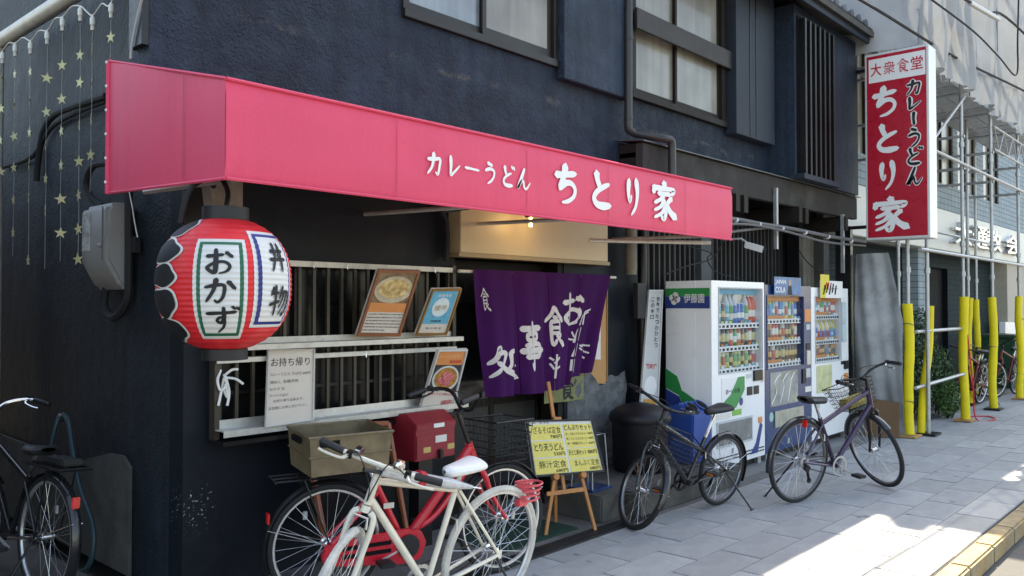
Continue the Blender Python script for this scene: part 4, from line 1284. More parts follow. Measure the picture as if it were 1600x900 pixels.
# ================================================================== MENU EASEL
L1, L2 = V((4.444, 3.71, .008)), V((4.793, 3.541, .008))
du_ = (L2 - L1); du_.z = 0; du_.normalize()
nu_ = V((du_.y, -du_.x, 0))
if nu_.y > 0: nu_ = -nu_
lean = (V((0, 0, 1)) - nu_ * .20).normalized()      # easel plane leans back
nrm = du_.cross(lean).normalized()
if nrm.y > 0: nrm = -nrm
eas = thing("menu_easel", (L1 + L2) / 2, "light orange wooden easel holding the yellow menu board", "easel")
def ep(px, py, off=0.0):
    return atp(px, py, L1, nrm) + nrm * off
for (a, b) in (((852, 838), (868, 735)), ((930, 829), (906, 735))):
    MB().bar(ep(*a), ep(*b), .024, .022, nrm).build("front_leg", m_ewood, eas, bevel=.003)
MB().bar(ep(854, 772), ep(914, 764), .03, .02, nrm).build("cross_rail", m_ewood, eas, bevel=.003)
MB().bar(ep(884, 772, -.018), ep(858, 596, -.018), .026, .02, nrm).build("mast", m_ewood, eas, bevel=.003)
rl = at(868, 818, Z=.008)
MB().bar(rl, ep(872, 650, -.05), .024, .02, nrm).build("rear_leg", m_ewood, eas, bevel=.003)
for q in ((865.5, 745), (908, 742)):
    MB().lathe([(.024, 0), (.024, .05), (.02, .055)], ep(*q, -.005), nrm, 16).build("peg", m_ewood, eas, smooth=True)
MB().obox(ep(869, 655, .01), du_ * .03, lean * .014, nrm * .018).build("top_clamp", m_ewood, eas, bevel=.003)
mbd, fp = board("menu_board", [ep(819, 657, .02), ep(923, 655, .02), ep(943, 737, .02), ep(832, 746, .02)], .012,
                "black framed board with yellow menu sheets and prices on the easel", "menu board", m_black, mat("pale_menu_backing", (.66, .67, .66), .5, var=.05), .014)
m_yel = mat("yellow_menu_sheet", (.74, .62, .15), .5, var=.08, scale=6)
for (u0, u1, v0, v1) in ((.04, .50, .64, .915), (.04, .50, .335, .62), (.04, .50, .04, .315), (.53, .96, .80, .915), (.53, .96, .48, .79), (.53, .96, .285, .465), (.53, .96, .04, .27)):
    area(mbd, fp, u0, u1, v0, v1, .002, "menu_sheet", m_yel)
lines(mbd, fp, [("ざるそば定食", .09, .49, .75, .88, .035), ("とり天うどん", .07, .48, .44, .58, .035), ("豚汁定食", .10, .48, .14, .27, .035), ("どんぶりセット", .54, .95, .80, .905, .03), ("天とじ丼セット", .54, .80, .34, .44, .03), ("まんぷく定食", .60, .95, .14, .255, .035),
                ("780円", .32, .49, .66, .73, .02), ("520円", .33, .49, .35, .42, .02), ("680円", .32, .49, .055, .12, .02), ("880円", .82, .95, .35, .43, .02), ("680円", .80, .95, .055, .12, .02),
                ("丼・ごはんうどんセット 880円", .55, .95, .71, .76, .01), ("丼・ミニうどんセット 780円", .55, .95, .62, .67, .01), ("丼・味噌汁セット 680円", .55, .95, .53, .58, .01), ("当店一番 産地", .06, .34, .935, .96)], .0035, m_ink)
# ================================================================== BICYCLES
def Rm(a, ax): return Matrix.Rotation(a, 4, ax)

def wheel(mbM, c, R, tw, m_tyre, m_rim, parent, name, far=False):
    """c in local bike coordinates, wheel plane x-z"""
    n = 40 if not far else 24
    ring = [V((c.x + math.cos(2 * math.pi * k / n) * (R - tw), c.y, c.z + math.sin(2 * math.pi * k / n) * (R - tw))) for k in range(n)]
    wh = MB(mbM).tube(ring, tw, 8, True).build(name, m_tyre, parent, smooth=True)
    ri = MB(mbM)
    r0 = R - 2 * tw
    ri.lathe([(r0 + .006, -.011), (r0 - .006, -.010), (r0 - .011, 0), (r0 - .006, .010), (r0 + .006, .011), (r0 + .006, -.011)], c, (0, 1, 0), n, False)
    ri.build("rim", m_rim, wh, smooth=True)
    hb = MB(mbM)
    hb.lathe([(.008, -.06), (.010, -.045), (.026, -.034), (.026, -.028), (.016, -.022), (.016, .022), (.026, .028), (.026, .034), (.010, .045), (.008, .06)], c, (0, 1, 0), 12)
    hb.build("hub", m_chrome, wh, smooth=True)
    sp = MB(mbM)
    ns = 28 if not far else 14
    for k in range(ns):
        a = 2 * math.pi * k / ns
        b = a + (.42 if k % 4 < 2 else -.42)
        y = .028 if k % 2 else -.028
        sp.tube([c + V((math.cos(b) * .024, y, math.sin(b) * .024)), c + V((math.cos(a) * (r0 - .012), y * .1, math.sin(a) * (r0 - .012)))], .0015, 4)
    sp.build("spoke_set", m_spoke, wh, kind="stuff")
    return wh
m_spoke = mat("spoke_steel", (.5, .5, .51), .3, metal=.9, var=.0)

def fender(M, c, R, a0, a1, m, parent, wd=.05, name="mudguard"):
    def fn(u, v):
        a = math.radians(a0 + (a1 - a0) * u)
        s = (v - .5) * 2
        r = R + .012 + .012 * (1 - s * s)
        return V((c.x + math.cos(a) * r, c.y + s * wd / 2, c.z + math.sin(a) * r))
    return MB(M).grid(fn, 22, 6).build(name, m, parent, smooth=True, solid=.0015)

def basket(M, x0, x1, hw0, hw1, z0, z1, m, parent, name="basket", nv=14, r=.0022):
    """wire basket with a tapered wall"""
    mb = MB(M)
    def ring(t):
        z = z0 + (z1 - z0) * t
        hw = hw0 + (hw1 - hw0) * t
        e = .03 * t
        p = [(x0 - e * .4, -hw), (x1 + e, -hw * .92), (x1 + e, hw * .92), (x0 - e * .4, hw)]
        res = []
        for i in range(4):
            a, b = p[i], p[(i + 1) % 4]
            for k in range(8):
                res.append(V((a[0] + (b[0] - a[0]) * k / 8, a[1] + (b[1] - a[1]) * k / 8, z)))
        return res
    for j in range(7):
        mb.tube(ring(j / 6), r * (2.0 if j == 6 else 1), 4, True)
    a, b = ring(0), ring(1)
    for i in range(0, 32):
        mb.tube([a[i], b[i]], r * .8, 4)
    for i in range(1, 8):
        mb.tube([a[i], a[24 - i]], r * .8, 4)
    return mb.build(name, m, parent)

def bike(name, label, rear, head, leanA, steer, sp, group=None, far=False):
    R, wb = sp.get("R", .34), sp.get("wb", 1.05)
    M = Matrix.Translation((rear[0], rear[1], sp.get("z", 0.0))) @ Rm(head, 'Z') @ Rm(leanA, 'X')
    t = thing(name, (rear[0] + math.cos(head) * wb / 2, rear[1] + math.sin(head) * wb / 2, 0), label, "bicycle", group)
    A = V((0, 0, R)); Fx = V((wb, 0, R))
    bb = V((.44, 0, .27 if R > .3 else .25))
    st = V(sp.get("seat", (.25, 0, .80)))
    sdir = (st - bb).normalized()
    ha = math.radians(sp.get("ha", 70))
    hd = V((-math.cos(ha), 0, math.sin(ha)))
    rake = .045
    fork_len = sp.get("fork", R + .075)
    foot = Fx - V((math.sin(ha), 0, math.cos(ha))) * rake
    hb = foot + hd * (fork_len)
    ht = hb + hd * sp.get("head", .14)
    MS = M @ Matrix.Translation(hb) @ Matrix.Rotation(steer, 4, hd) @ Matrix.Translation(-hb)
    mf, mk = sp["frame"], sp.get("fork_mat", sp["frame"])
    tr = sp.get("tube", .017)
    fr_ = MB(M)
    fr_.tube([bb, st], tr * .9, 10)
    fr_.tube([hb, ht], tr * 1.15, 10)
    if sp.get("style") == "step":
        fr_.tube(spline([ht - hd * .03, ht + (bb - ht) * .45 + V((-.01, 0, -.05)), bb + V((.02, 0, .01))], 6), tr * 1.35, 10)
        fr_.tube(spline([ht - hd * .1, hb + (bb - hb) * .55 + V((.0, 0, -.05)), bb + (st - bb) * .12], 6), tr * .9, 8)
    else:
        fr_.tube([bb, hb + hd * .03], tr * 1.1, 10)
        tj = bb + (st - bb) * sp.get("top", .92)
        fr_.tube([tj, ht - hd * .025], tr, 10)
    for s in (-1, 1):
        y = V((0, s * .055, 0))
        fr_.tube([A + y, bb + V((-.05, s * .03, 0)), bb + V((0, s * .02, 0))], tr * .6, 8)
        fr_.tube([A + y, bb + (st - bb) * sp.get("stay", .88) + V((-.01, s * .018, 0))], tr * .5, 8)
        fr_.obox(A + y * 1.0, (.018, 0, 0), (0, .003, 0), (0, 0, .022))
    fr_.tube([bb + V((0, -.045, 0)), bb + V((0, .045, 0))], tr * 1.25, 10)
    fr_.build("frame", mf, t, smooth=True)
    fk = MB(MS)
    fk.tube([hb - hd * .005, hb - hd * .035], tr * 1.3, 10)
    for s in (-1, 1):
        y = s * .052
        fk.tube(spline([hb - hd * .03 + V((0, y * .5, 0)), hb - hd * .07 + V((0, y, 0)), foot + hd * .18 + V((.005, y, 0)), Fx + V((0, y, 0))], 5), [tr * .85] * 8 + [tr * .75] * 4 + [tr * .55] * 4, 8)
    fk.build("fork", mk, t, smooth=True)
    mt_ = sp.get("tyre", m_rubber)
    tw = sp.get("tw", .018)
    wheel(M, A, R, tw, mt_, sp.get("rim", m_alu), t, "rear_wheel", far)
    wheel(MS, Fx, R, tw, sp.get("ftyre", mt_), sp.get("rim", m_alu), t, "front_wheel", far)
    # saddle and post
    sh = sp.get("saddle_h", .12)
    top = st + sdir * sh
    MB(M).tube([st - sdir * .02, top], .013, 8).build("seat_post", m_chrome, t, smooth=True)
    def sad(u, v):
        k_ = sp.get('sad_k', 1)
        x = (-.13 + .27 * u) * k_
        hw = .075 * k_ * (1 - u) ** .55 * (1 if u > .08 else (.75 + 3.1 * u)) + .018
        a = (v) * 2 * math.pi
        k = .92 + .08 * math.cos(2 * a)
        return top + V((x - .01, hw * math.cos(a) * (1 if 0 < u < 1 else .55), .022 + (.024 if math.sin(a) > 0 else .034) * math.sin(a) * (1 if 0 < u < 1 else .4) + .016 * (1 - u) ** 2 - .004 * u))
    sm = MB(M).grid(sad, 14, 16)
    sm.f += []
    sm.build("saddle", sp.get("saddle", m_plastic_bk), t, smooth=True)
    MB(M).tube([top + V((-.09, .02, .0)), top + V((.07, .02, -.005))], .0045, 6).tube([top + V((-.09, -.02, .0)), top + V((.07, -.02, -.005))], .0045, 6).build("saddle_rail", m_chrome, t)
    # stem and bars
    bar_h = sp.get("bar_h", .08)
    bt = ht + hd * bar_h
    mbar = sp.get("bar", m_chrome)
    stm = MB(MS).tube([ht - hd * .005, bt], .0135, 8)
    hx = bt + V((sp.get("reach", .06), 0, .01))
    stm.tube([bt - hd * .012, hx], .014, 8)
    stm.build("stem", mbar, t, smooth=True)
    w2 = sp.get("bar_w", .28)
    if sp.get("bars") == "flat":
        pth = lambda s: [hx, hx + V((-.01, s * w2 * .5, .0)), hx + V((-.03, s * w2, .005))]
    else:
        rise = sp.get("rise", .07)
        pth = lambda s: [hx, hx + V((.02, s * .06, .01)), hx + V((.015, s * .15, rise)), hx + V((-.06, s * w2 * .92, rise + .01)), hx + V((-.20, s * w2, rise - .02))]
    hbm = MB(MS)
    grips = []
    for s in (-1, 1):
        c = spline(pth(s), 6)
        hbm.tube(c, .0115, 8)
        L_ = c[-1]
        d = (c[-1] - c[-4 if sp.get("bars") == "flat" else -3]).normalized()
        grips.append((L_, d, s))
    hbo = hbm.build("handlebar", mbar, t, smooth=True)
    for L_, d, s in grips:
        MB(MS).tube([L_ - d * .115, L_ - d * .11, L_ + d * .004, L_ + d * .008], [.013, .0165, .017, .013], 10).build("grip", sp.get("grip", m_plastic_bk), hbo, smooth=True)
        if far:
            continue
        side = V((.045, 0, -.012)) if sp.get("bars") == "flat" else V((.01, -s * .05, -.015))
        MB(MS).tube(spline([L_ - d * .14 + side * .3, L_ - d * .12 + side, L_ - d * .05 + side * 1.25, L_ - d * .01 + side * 1.2], 4), [.008] * 4 + [.006] * 9, 6).build("brake_lever", sp.get("lever", m_chrome), hbo, smooth=True)
        MB(MS).obox(L_ - d * .145, d * .014, d.cross(V((0, 0, 1))).normalized() * .016, V((0, 0, .016))).build("lever_clamp", m_black, hbo, bevel=.003)
        MB(MS).tube(spline([L_ - d * .14 + side * .4, hx + V((.10, s * .07, .06)), ht + V((.05, s * .012, -.03)), hb + V((.02, 0, .02))], 6), .0028, 5).build("brake_cable", m_rubber, hbo)
    # drive train
    if sp.get("ring", True):
        cr = MB(M)
        y = -.055
        cr.lathe([(.088, -.002), (.088, .002), (.068, .002), (.068, -.002), (.088, -.002)], bb + V((0, y, 0)), (0, 1, 0), 30, False)
        for k in range(5):
            a = k * 2 * math.pi / 5
            cr.bar(bb + V((0, y, 0)), bb + V((math.cos(a) * .072, y, math.sin(a) * .072)), .004, .018, (0, 1, 0))
        cr.build("chainring", sp.get("ring_mat", m_alu), t, smooth=True)
        MB(M).tube([bb + V((.0, y, .086)), A + V((0, y, .042))], .004, 5).tube([bb + V((.0, y, -.086)), A + V((0, y, -.042))], .004, 5).build("chain", m_bronze, t)
    ca = math.radians(sp.get("crank", -20))
    for s in (-1, 1):
        a = ca if s < 0 else ca + math.pi
        e = bb + V((math.cos(a) * .165, s * .075, math.sin(a) * .165))
        ck = MB(M).bar(bb + V((0, s * .065, 0)), e, .012, .018, (0, 1, 0)).build("crank", sp.get("crank_mat", m_alu), t, bevel=.003)
        MB(M).obox(e + V((0, s * .06, 0)), (.042, 0, 0), (0, .045, 0), (0, 0, .012)).build("pedal", m_plastic_bk, ck, bevel=.004)
        MB(M).obox(e + V((.044, s * .06, 0)), (.002, 0, 0), (0, .03, 0), (0, 0, .006)).build("pedal_reflector", mat("amber_reflector", (.65, .16, .02), .25, var=0), ck)
    if sp.get("guards"):
        mg = sp["guards"]
        fender(M, A, R, sp.get("ga0", 28), sp.get("ga1", 205), mg, t)
        fender(MS, Fx, R, 5, 150, mg, t)
        for s in (-1, 1):
            MB(M).tube([A + V((0, s * .05, 0)), A + V((-(R + .02) * math.cos(math.radians(20)), s * .024, (R + .02) * math.sin(math.radians(20))))], .0028, 5).build("guard_stay", m_chrome, t)
            MB(MS).tube([Fx + V((0, s * .05, 0)), Fx + V(((R + .02) * math.cos(math.radians(25)), s * .024, (R + .02) * math.sin(math.radians(25))))], .0028, 5).build("guard_stay", m_chrome, t)
    if sp.get("stand"):
        s = sp["stand"]
        kz = -R
        inv = M.inverted()
        foot_w = M @ V((-.05, s * .28, 0)); foot_w.z = .006
        MB().tube([M @ (A + V((.02, s * .06, -.01))), foot_w], .007, 6).tube([foot_w + V((-.02, 0, 0)), foot_w + V((.025, 0, 0))], .007, 6).build("kickstand", sp.get("stand_mat", m_black), t, smooth=True)
    if sp.get("derail"):
        dd = MB(M)
        dd.obox(A + V((.01, -.075, -.045)), (.014, 0, .02), (0, .012, 0), (-.02, 0, .014))
        dd.bar(A + V((.02, -.07, -.06)), A + V((.05, -.07, -.15)), .01, .02, (0, 1, 0))
        dd.lathe([(.022, -.004), (.022, .004)], A + V((.05, -.07, -.15)), (0, 1, 0), 10)
        dd.build("derailleur", m_black, t)
        MB(M).lathe([(.05, -.012), (.045, 0), (.028, .016)], A + V((0, -.045, 0)), (0, 1, 0), 18).build("cassette", m_steel, t)
    if sp.get("reflector"):
        p = sp["reflector"]
        MB(M).obox(V(p), (.006, 0, 0), (0, .022, 0), (0, 0, .03)).build("reflector", mat("red_reflector", (.70, .012, .012), .2, var=.05, coat=.5), t, bevel=.004)
    if sp.get("brakes") and not far:
        for (MM, c) in ((M, bb + (st - bb) * .62 + V((-.05, 0, .02))), (MS, hb - hd * .04 + V((.035, 0, 0)))):
            MB(MM).tube([c + V((0, -.035, -.05)), c + V((0, -.03, 0)), c + V((0, .03, 0)), c + V((0, .035, -.05))], .006, 6).build("brake_caliper", m_alu, t)
    if not far:
        for MM, c, an in ((M, A, 2.2), (MS, Fx, .9)):
            MB(MM).obox(c + V((math.cos(an) * R * .62, .012, math.sin(an) * R * .62)), (.014, 0, .0), (0, .004, 0), (0, 0, .024)).build("wheel_reflector", mat("clear_reflector", (.36, .36, .35), .2), t, bevel=.004)
    return t, M, MS, dict(A=A, F=Fx, bb=bb, st=st, hb=hb, ht=ht, hd=hd, hx=hx, bt=bt, top=top, R=R)

PI = math.pi
m_drim = mat('dark_silver_rim', (.22, .22, .23), .3, metal=.8, var=.1)
m_cream_bike = mat("cream_white_bike_paint", (.66, .62, .52), .32, var=.1, scale=7, coat=.4, dirt=(.42, .36, .26), dscale=9, damt=.35)
m_cream_tyre = mat("dirty_white_tyre", (.46, .45, .41), .7, var=.2, scale=12, dirt=(.2, .19, .17), dscale=10, damt=.6)
m_saddle_w = mat("white_saddle", (.74, .74, .73), .4, var=.05)
m_wgrip = m_plastic_bk
t, M, MS, g = bike("bicycle", "cream white flat bar bicycle with white tyres and a pink coil lock", (3.13, 3.03), PI, math.radians(-9), math.radians(34),
    dict(R=.345, wb=1.03, fork=.44, frame=m_cream_bike, tyre=m_cream_tyre, rim=m_alu, saddle=m_saddle_w, seat=(.31, 0, .74), saddle_h=.07, sad_k=.86, bars="flat", bar=m_cream_bike, lever=m_cream_bike, bar_w=.28, reach=.05, bar_h=.055, ha=72, head=.13, top=.97, tube=.0165, stand=1, brakes=1, crank=-150, crank_mat=m_cream_bike, ring_mat=m_alu, stay=.97))
# bell, light, coil lock
MB(MS).lathe([(.0, .034), (.02, .03), (.027, .015), (.027, 0)], g['hx'] + V((0, .09, .018)), (0, 0, 1), 16).build("bell", m_chrome, t, smooth=True)
MB(MS).obox(g['hx'] + V((0, -.10, .03)), (.03, 0, 0), (0, .016, 0), (0, 0, .016)).build("lamp", m_chrome, t, bevel=.005)
coil = []
c0 = g['A'] + V((-.21, .0, .26))
for k in range(76):
    a = k / 18 * 2 * PI
    coil.append(c0 + V((math.cos(a) * .075 - .03 + .012 * math.sin(k * .3), math.sin(a) * .06, math.sin(a) * .012 + .026 * (k / 18) - .03)))
MB(M).tube(coil, .006, 7).build("coil_lock", mat("pink_lock_vinyl", (.62, .085, .10), .35, var=.08), t, smooth=True)
MB(M).obox(c0 + V((.03, .01, -.03)), (.035, 0, 0), (0, .02, 0), (0, 0, .018)).build("lock_body", MATS["pink_lock_vinyl"], t, bevel=.005)
# rolled clear umbrella strapped on the top tube
a, b = M @ (g['ht'] + V((.02, .045, .03))), M @ (g['st'] + V((-.06, .045, .0)))
um = thing("folded_umbrella", (a + b) / 2, "rolled clear plastic umbrella strapped to the white bicycle with a red band", "umbrella")
d = (b - a).normalized()
MB().tube([a, a + (b - a) * .3, a + (b - a) * .75, b - d * .05, b], [.016, .028, .026, .016, .010], 12).build("canopy", mat("clear_vinyl", (.42, .43, .45), .22, var=.2, scale=18, bump=.5, bscale=22, coat=.5), um, smooth=True)
MB().tube([b - d * .01, b + d * .07], .004, 6).build("tip", m_chrome, um)
MB().tube([a + d * .005, a - d * .10], .009, 8).build("handle", m_plastic_bk, um, smooth=True)
q = a + (b - a) * .40
MB().tube([q - d * .02, q - d * .019, q + d * .019, q + d * .02], [.026, .037, .036, .026], 14).build("strap", mat("red_strap", (.5, .01, .03), .6), um, smooth=True)

m_redbike = mat("red_bike_paint", (.56, .014, .030), .28, var=.06, coat=.5)
t, M, MS, g = bike("bicycle", "red step through shopping bicycle with black wire basket and a grey box on its carrier", (2.68, 3.78), math.radians(-18), math.radians(3), math.radians(10),
    dict(R=.325, wb=1.08, frame=m_redbike, style="step", tube=.021, rim=m_alu, seat=(.27, 0, .62), saddle_h=.12, bar=m_black, bar_w=.27, rise=.10, bar_h=.20, reach=.04, guards=m_black, stand=1, lever=m_black, reflector=(-.318, 0, .50), ring=False, crank=200, head=.13, ha=68, fork_mat=m_redbike))
MB(M).prism([(-.05, .0), (-.03, .06), (.10, .075), (.42, .09), (.52, .07), (.555, 0), (.52, -.09), (.42, -.105), (.10, -.07), (-.03, -.05)], V((0, -.075, .275)), (1, 0, 0), (0, 0, 1), (0, .03, 0)).build("chain_case", m_redbike, t, bevel=.006)
for zz in (.295, .25):
    MB(M).box(.06, .34, -.0785, -.0755, zz, zz + .022).build("case_slot", m_dark, t)
MB(M).lathe([(.065, 0), (.065, .008)], V((.44, -.079, .27)), (0, -1, 0), 24).build("case_disc", m_plastic_bk, t)
basket(MS, g['F'].x - .14, g['F'].x + .11, .125, .16, .68, .92, m_black, t, r=.003)
cr_ = MB(M)
for y in (-.07, 0, .07):
    cr_.tube([V((.18, y, .70)), V((-.30, y, .70))], .006, 6)
for x in (-.30, -.12, .1):
    cr_.tube([V((x, -.08, .70)), V((x, .08, .70))], .006, 6)
for s in (-1, 1):
    cr_.tube([V((-.15, s * .07, .70)), g['A'] + V((0, s * .065, 0))], .005, 6)
cr_.build("carrier", m_black, t)
MB(M).box(.285, .345, -.09, -.086, .50, .53).build("lock_strap", m_alu, t)
# grey plastic box on the carrier
bx0 = thing("delivery_box", M @ V((-.1, 0, .71)), "open grey brown plastic box tied on the red bicycle's rear carrier", "box")
m_box = mat("grey_brown_plastic_box", (.165, .122, .068), .5, var=.35, scale=7, dirt=(.06, .05, .036), dscale=5, damt=.6)
MX = M @ Matrix.Translation((.06, 0, .735)) @ Rm(math.radians(3), 'Z')
hl, hw, hh = .215, .16, .205
def cw(x, y, z, k=1.0): return V((x * (1 + .08 * z / hh), y * (1 + .08 * z / hh), z))
for (p, q) in (((-hl, -hw), (hl, -hw)), ((hl, -hw), (hl, hw)), ((hl, hw), (-hl, hw)), ((-hl, hw), (-hl, -hw))):
    a0, b0_ = cw(*p, 0), cw(*q, 0)
    a1, b1_ = cw(*p, hh), cw(*q, hh)
    nn = V((-(p[0] + q[0]), -(p[1] + q[1]), 0)).normalized() * .006
    MB(MX).slab(a0, b0_, b1_, a1, nn).build("box_side", m_box, bx0, bevel=.002)
MB(MX).box(-hl + .004, hl - .004, -hw + .004, hw - .004, 0, .008).build("box_bottom", m_box, bx0)
rim_ = MB(MX)
rim_.tube([cw(*p, hh) for p in ((-hl, -hw), (hl, -hw), (hl, hw), (-hl, hw))], .009, 6, True)
rim_.tube([cw(*p, hh * .5) for p in ((-hl - .003, -hw - .003), (hl + .003, -hw - .003), (hl + .003, hw + .003), (-hl - .003, hw + .003))], .005, 6, True)
rim_.build("box_rim", m_box, bx0)
MB(MX).box(-hl - .034, -hl - .018, -.06, .06, hh * .78, hh * .92).build("hand_hole", m_dark, bx0)
MB(MX).slab(cw(-hl + .05, -hw - .004, hh * .74), cw(-hl + .15, -hw - .004, hh * .74), cw(-hl + .15, -hw - .004, hh * .9), cw(-hl + .05, -hw - .004, hh * .9), (0, -.004, 0)).build("hand_hole", m_dark, bx0)

m_bkbike = mat("black_bike_paint", (.014, .014, .016), .28, var=.1, coat=.5)
t, M, MS, g = bike("bicycle", "small wheeled black bicycle with wire basket beside the blue recycling bin", (6.10, 3.28), math.radians(172), math.radians(-7), math.radians(70),
    dict(R=.29, wb=1.03, frame=m_bkbike, rim=m_drim, tube=.018, seat=(.26, 0, .58), saddle_h=.22, bar=m_black, bar_w=.27, rise=.03, bar_h=.10, reach=.05, guards=m_bkbike, stand=1, top=.72, stay=.72, head=.14, fork=.38, brakes=1, derail=1, crank=-30, crank_mat=m_black, ring_mat=m_black))
basket(MS, g['F'].x - .02, g['F'].x + .20, .12, .155, .60, .80, m_black, t)

m_purple = mat("purple_bike_paint", (.040, .022, .062), .28, var=.1, metal=.35, coat=.5)
t, M, MS, g = bike("bicycle", "purple city bicycle with front basket and silver chainring before the blue vending machine", (6.60, 2.85), math.radians(-17), math.radians(5), math.radians(76),
    dict(R=.345, wb=1.06, frame=m_purple, rim=m_drim, tube=.020, fork_mat=m_black, seat=(.22, 0, .68), saddle_h=.15, bar=m_black, bar_w=.27, rise=.04, bar_h=.09, reach=.06, guards=mat("grey_black_guard", (.03, .032, .036), .25, coat=.5), ga1=190, stand=1, top=.88, head=.18, brakes=1, derail=1, crank=-28, reflector=(-.02, -.05, .66)))
basket(MS, g['F'].x - .10, g['F'].x + .15, .13, .17, .74, .96, m_black, t)
MB(MS).box(g['F'].x - .06, g['F'].x + .10, -.11, .11, .75, .84).build("basket_bag", mat("yellow_blue_bag", (.42, .33, .06), .5, var=.3, scale=16, dirt=(.06, .2, .45), dscale=14, damt=1), t, bevel=.02)
MB(MS).box(g['F'].x + .16, g['F'].x + .21, -.10, .10, .86, .93).build("basket_label", m_white_matt, t, bevel=.01)

t, M, MS, g = bike("bicycle", "dark old bicycle with rear carrier parked against the alley wall", (1.67, 4.98), math.radians(95), math.radians(4), math.radians(20),
    dict(R=.335, wb=1.06, frame=m_bkbike, tube=.017, seat=(.26, 0, .64), saddle_h=.14, bar=m_chrome, bar_w=.27, rise=.06, bar_h=.08, guards=m_bkbike, stand=1, ring=False, crank=10, reflector=(-.298, .0, .56)))
cr_ = MB(M)
for y in (-.08, -.03, .03, .08):
    cr_.tube([V((.16, y, .73)), V((-.26, y, .73))], .009, 6)
for x in (-.26, -.1, .08):
    cr_.tube([V((x, -.09, .73)), V((x, .09, .73))], .009, 6)
for s in (-1, 1):
    cr_.tube([V((-.12, s * .08, .73)), g['A'] + V((0, s * .065, 0))], .005, 6)
cr_.build("carrier", m_black, t)
MB(M).box(-.22, .02, -.07, .05, .742, .775).build("carrier_bundle", m_plastic_bk, t, bevel=.01)
hs = spline([at(78, 705, X=2.05), at(88, 662, X=2.08), at(98, 648, X=2.12), at(107, 660, X=2.10), at(113, 700, X=2.08), at(124, 760, X=2.06), at(143, 815, X=2.05), at(146, 850, X=2.04), at(138, 885, X=2.02), at(110, 902, X=1.98)], 7)
MB().tube(hs, .016, 8).build("garden_hose", mat("teal_hose", (.022, .055, .066), .45, var=.1), None, "teal garden hose hooked on the alley wall tap behind the bicycle", "hose", smooth=True)
tp = at(100, 655, X=2.13)
MB().tube([tp + V((.04, 0, 0)), tp, tp + V((-.05, 0, -.02))], .012, 8).tube([tp + V((-.02, -.03, .03)), tp + V((-.02, .03, .03))], .008, 6).build("water_tap", m_chrome, None, "small chrome water tap on the alley wall above the hose", "tap", smooth=True)
# ================================================================== VENDING MACHINES
VY, VYB = 3.79, 4.28
m_vnavy = mat("navy_vending_paint", (.016, .045, .145), .3, var=.05, coat=.4)
m_vgrey = mat("vending_inner_grey", (.50, .53, .55), .5, var=.05)
m_glass = mat("vending_window", (.9, .93, .95), .03, var=0, trans=1.0, ior=1.05, spec=.8)
m_led = mat("lit_shelf_back", (.66, .72, .75), .5, var=.08, emit=.10)
m_green = mat("green_livery", (.02, .27, .07), .35, var=.04)
m_blue = mat("blue_livery", (.025, .055, .22), .35, var=.04)
cols = [(.05, .30, .07), (.04, .16, .06), (.62, .10, .05), (.60, .42, .04), (.04, .13, .42), (.10, .05, .03), (.66, .62, .55), (.45, .03, .04), (.10, .36, .46), (.55, .25, .05), (.03, .03, .035), (.62, .60, .22)]
m_cols = [mat("drink_colour_%s" % "abcdefghijkl"[i], c, .3, var=.35, scale=28, coat=.4) for i, c in enumerate(cols)]
def label_band(m, col, z0, z1):
    """printed label round the drink, white cap above"""
    N, L = m.node_tree.nodes, m.node_tree.links
    p = N["Principled BSDF"]
    src = p.inputs["Base Color"].links[0].from_socket
    tc = N.new("ShaderNodeTexCoord")
    sp = N.new("ShaderNodeSeparateXYZ"); L.new(tc.outputs["Object"], sp.inputs[0])
    def cmp(th, op):
        n = N.new("ShaderNodeMath"); n.operation = op; n.inputs[1].default_value = th; L.new(sp.outputs[2], n.inputs[0]); return n.outputs[0]
    mu = N.new("ShaderNodeMath"); mu.operation = 'MULTIPLY'; L.new(cmp(z0, 'GREATER_THAN'), mu.inputs[0]); L.new(cmp(z1, 'LESS_THAN'), mu.inputs[1])
    last = src
    for f, c in ((mu.outputs[0], col), (cmp(.166, 'GREATER_THAN'), (.72, .72, .7)), (cmp(.1105, 'GREATER_THAN') if z1 < .07 else None, (.5, .5, .5))):
        if f is None: continue
        mx = N.new("ShaderNodeMix"); mx.data_type = 'RGBA'; mx.inputs[7].default_value = tuple(c) + (1,)
        L.new(f, mx.inputs[0]); L.new(last, mx.inputs[6]); last = mx.outputs[2]
    L.new(last, p.inputs["Base Color"])
for i, mc in enumerate(m_cols):
    c_ = [(.66, .64, .58), (.60, .50, .10), (.70, .68, .62), (.08, .20, .45), (.66, .66, .64), (.55, .36, .12), (.45, .05, .05), (.70, .66, .5), (.7, .7, .68), (.1, .09, .08), (.5, .42, .2), (.1, .3, .1)][i]
    label_band(mc, c_, .022 + .008 * (i % 3), .060 + .010 * (i % 4))
m_capw = mat("bottle_cap_white", (.75, .75, .74), .4, var=0)
can_me, bot_me = [], []
for mc in m_cols:
    can_me.append(MB().lathe([(.024, 0), (.030, .006), (.030, .100), (.024, .112), (.024, .115)], (0, 0, 0), (0, 0, 1), 10).mesh("drink_can", mc, smooth=True, org=V((0, 0, 0)))[0])
    bot_me.append(MB().lathe([(.030, 0), (.032, .01), (.032, .11), (.028, .13), (.014, .165), (.014, .185)], (0, 0, 0), (0, 0, 1), 10).mesh("drink_bottle", mc, smooth=True, org=V((0, 0, 0)))[0])

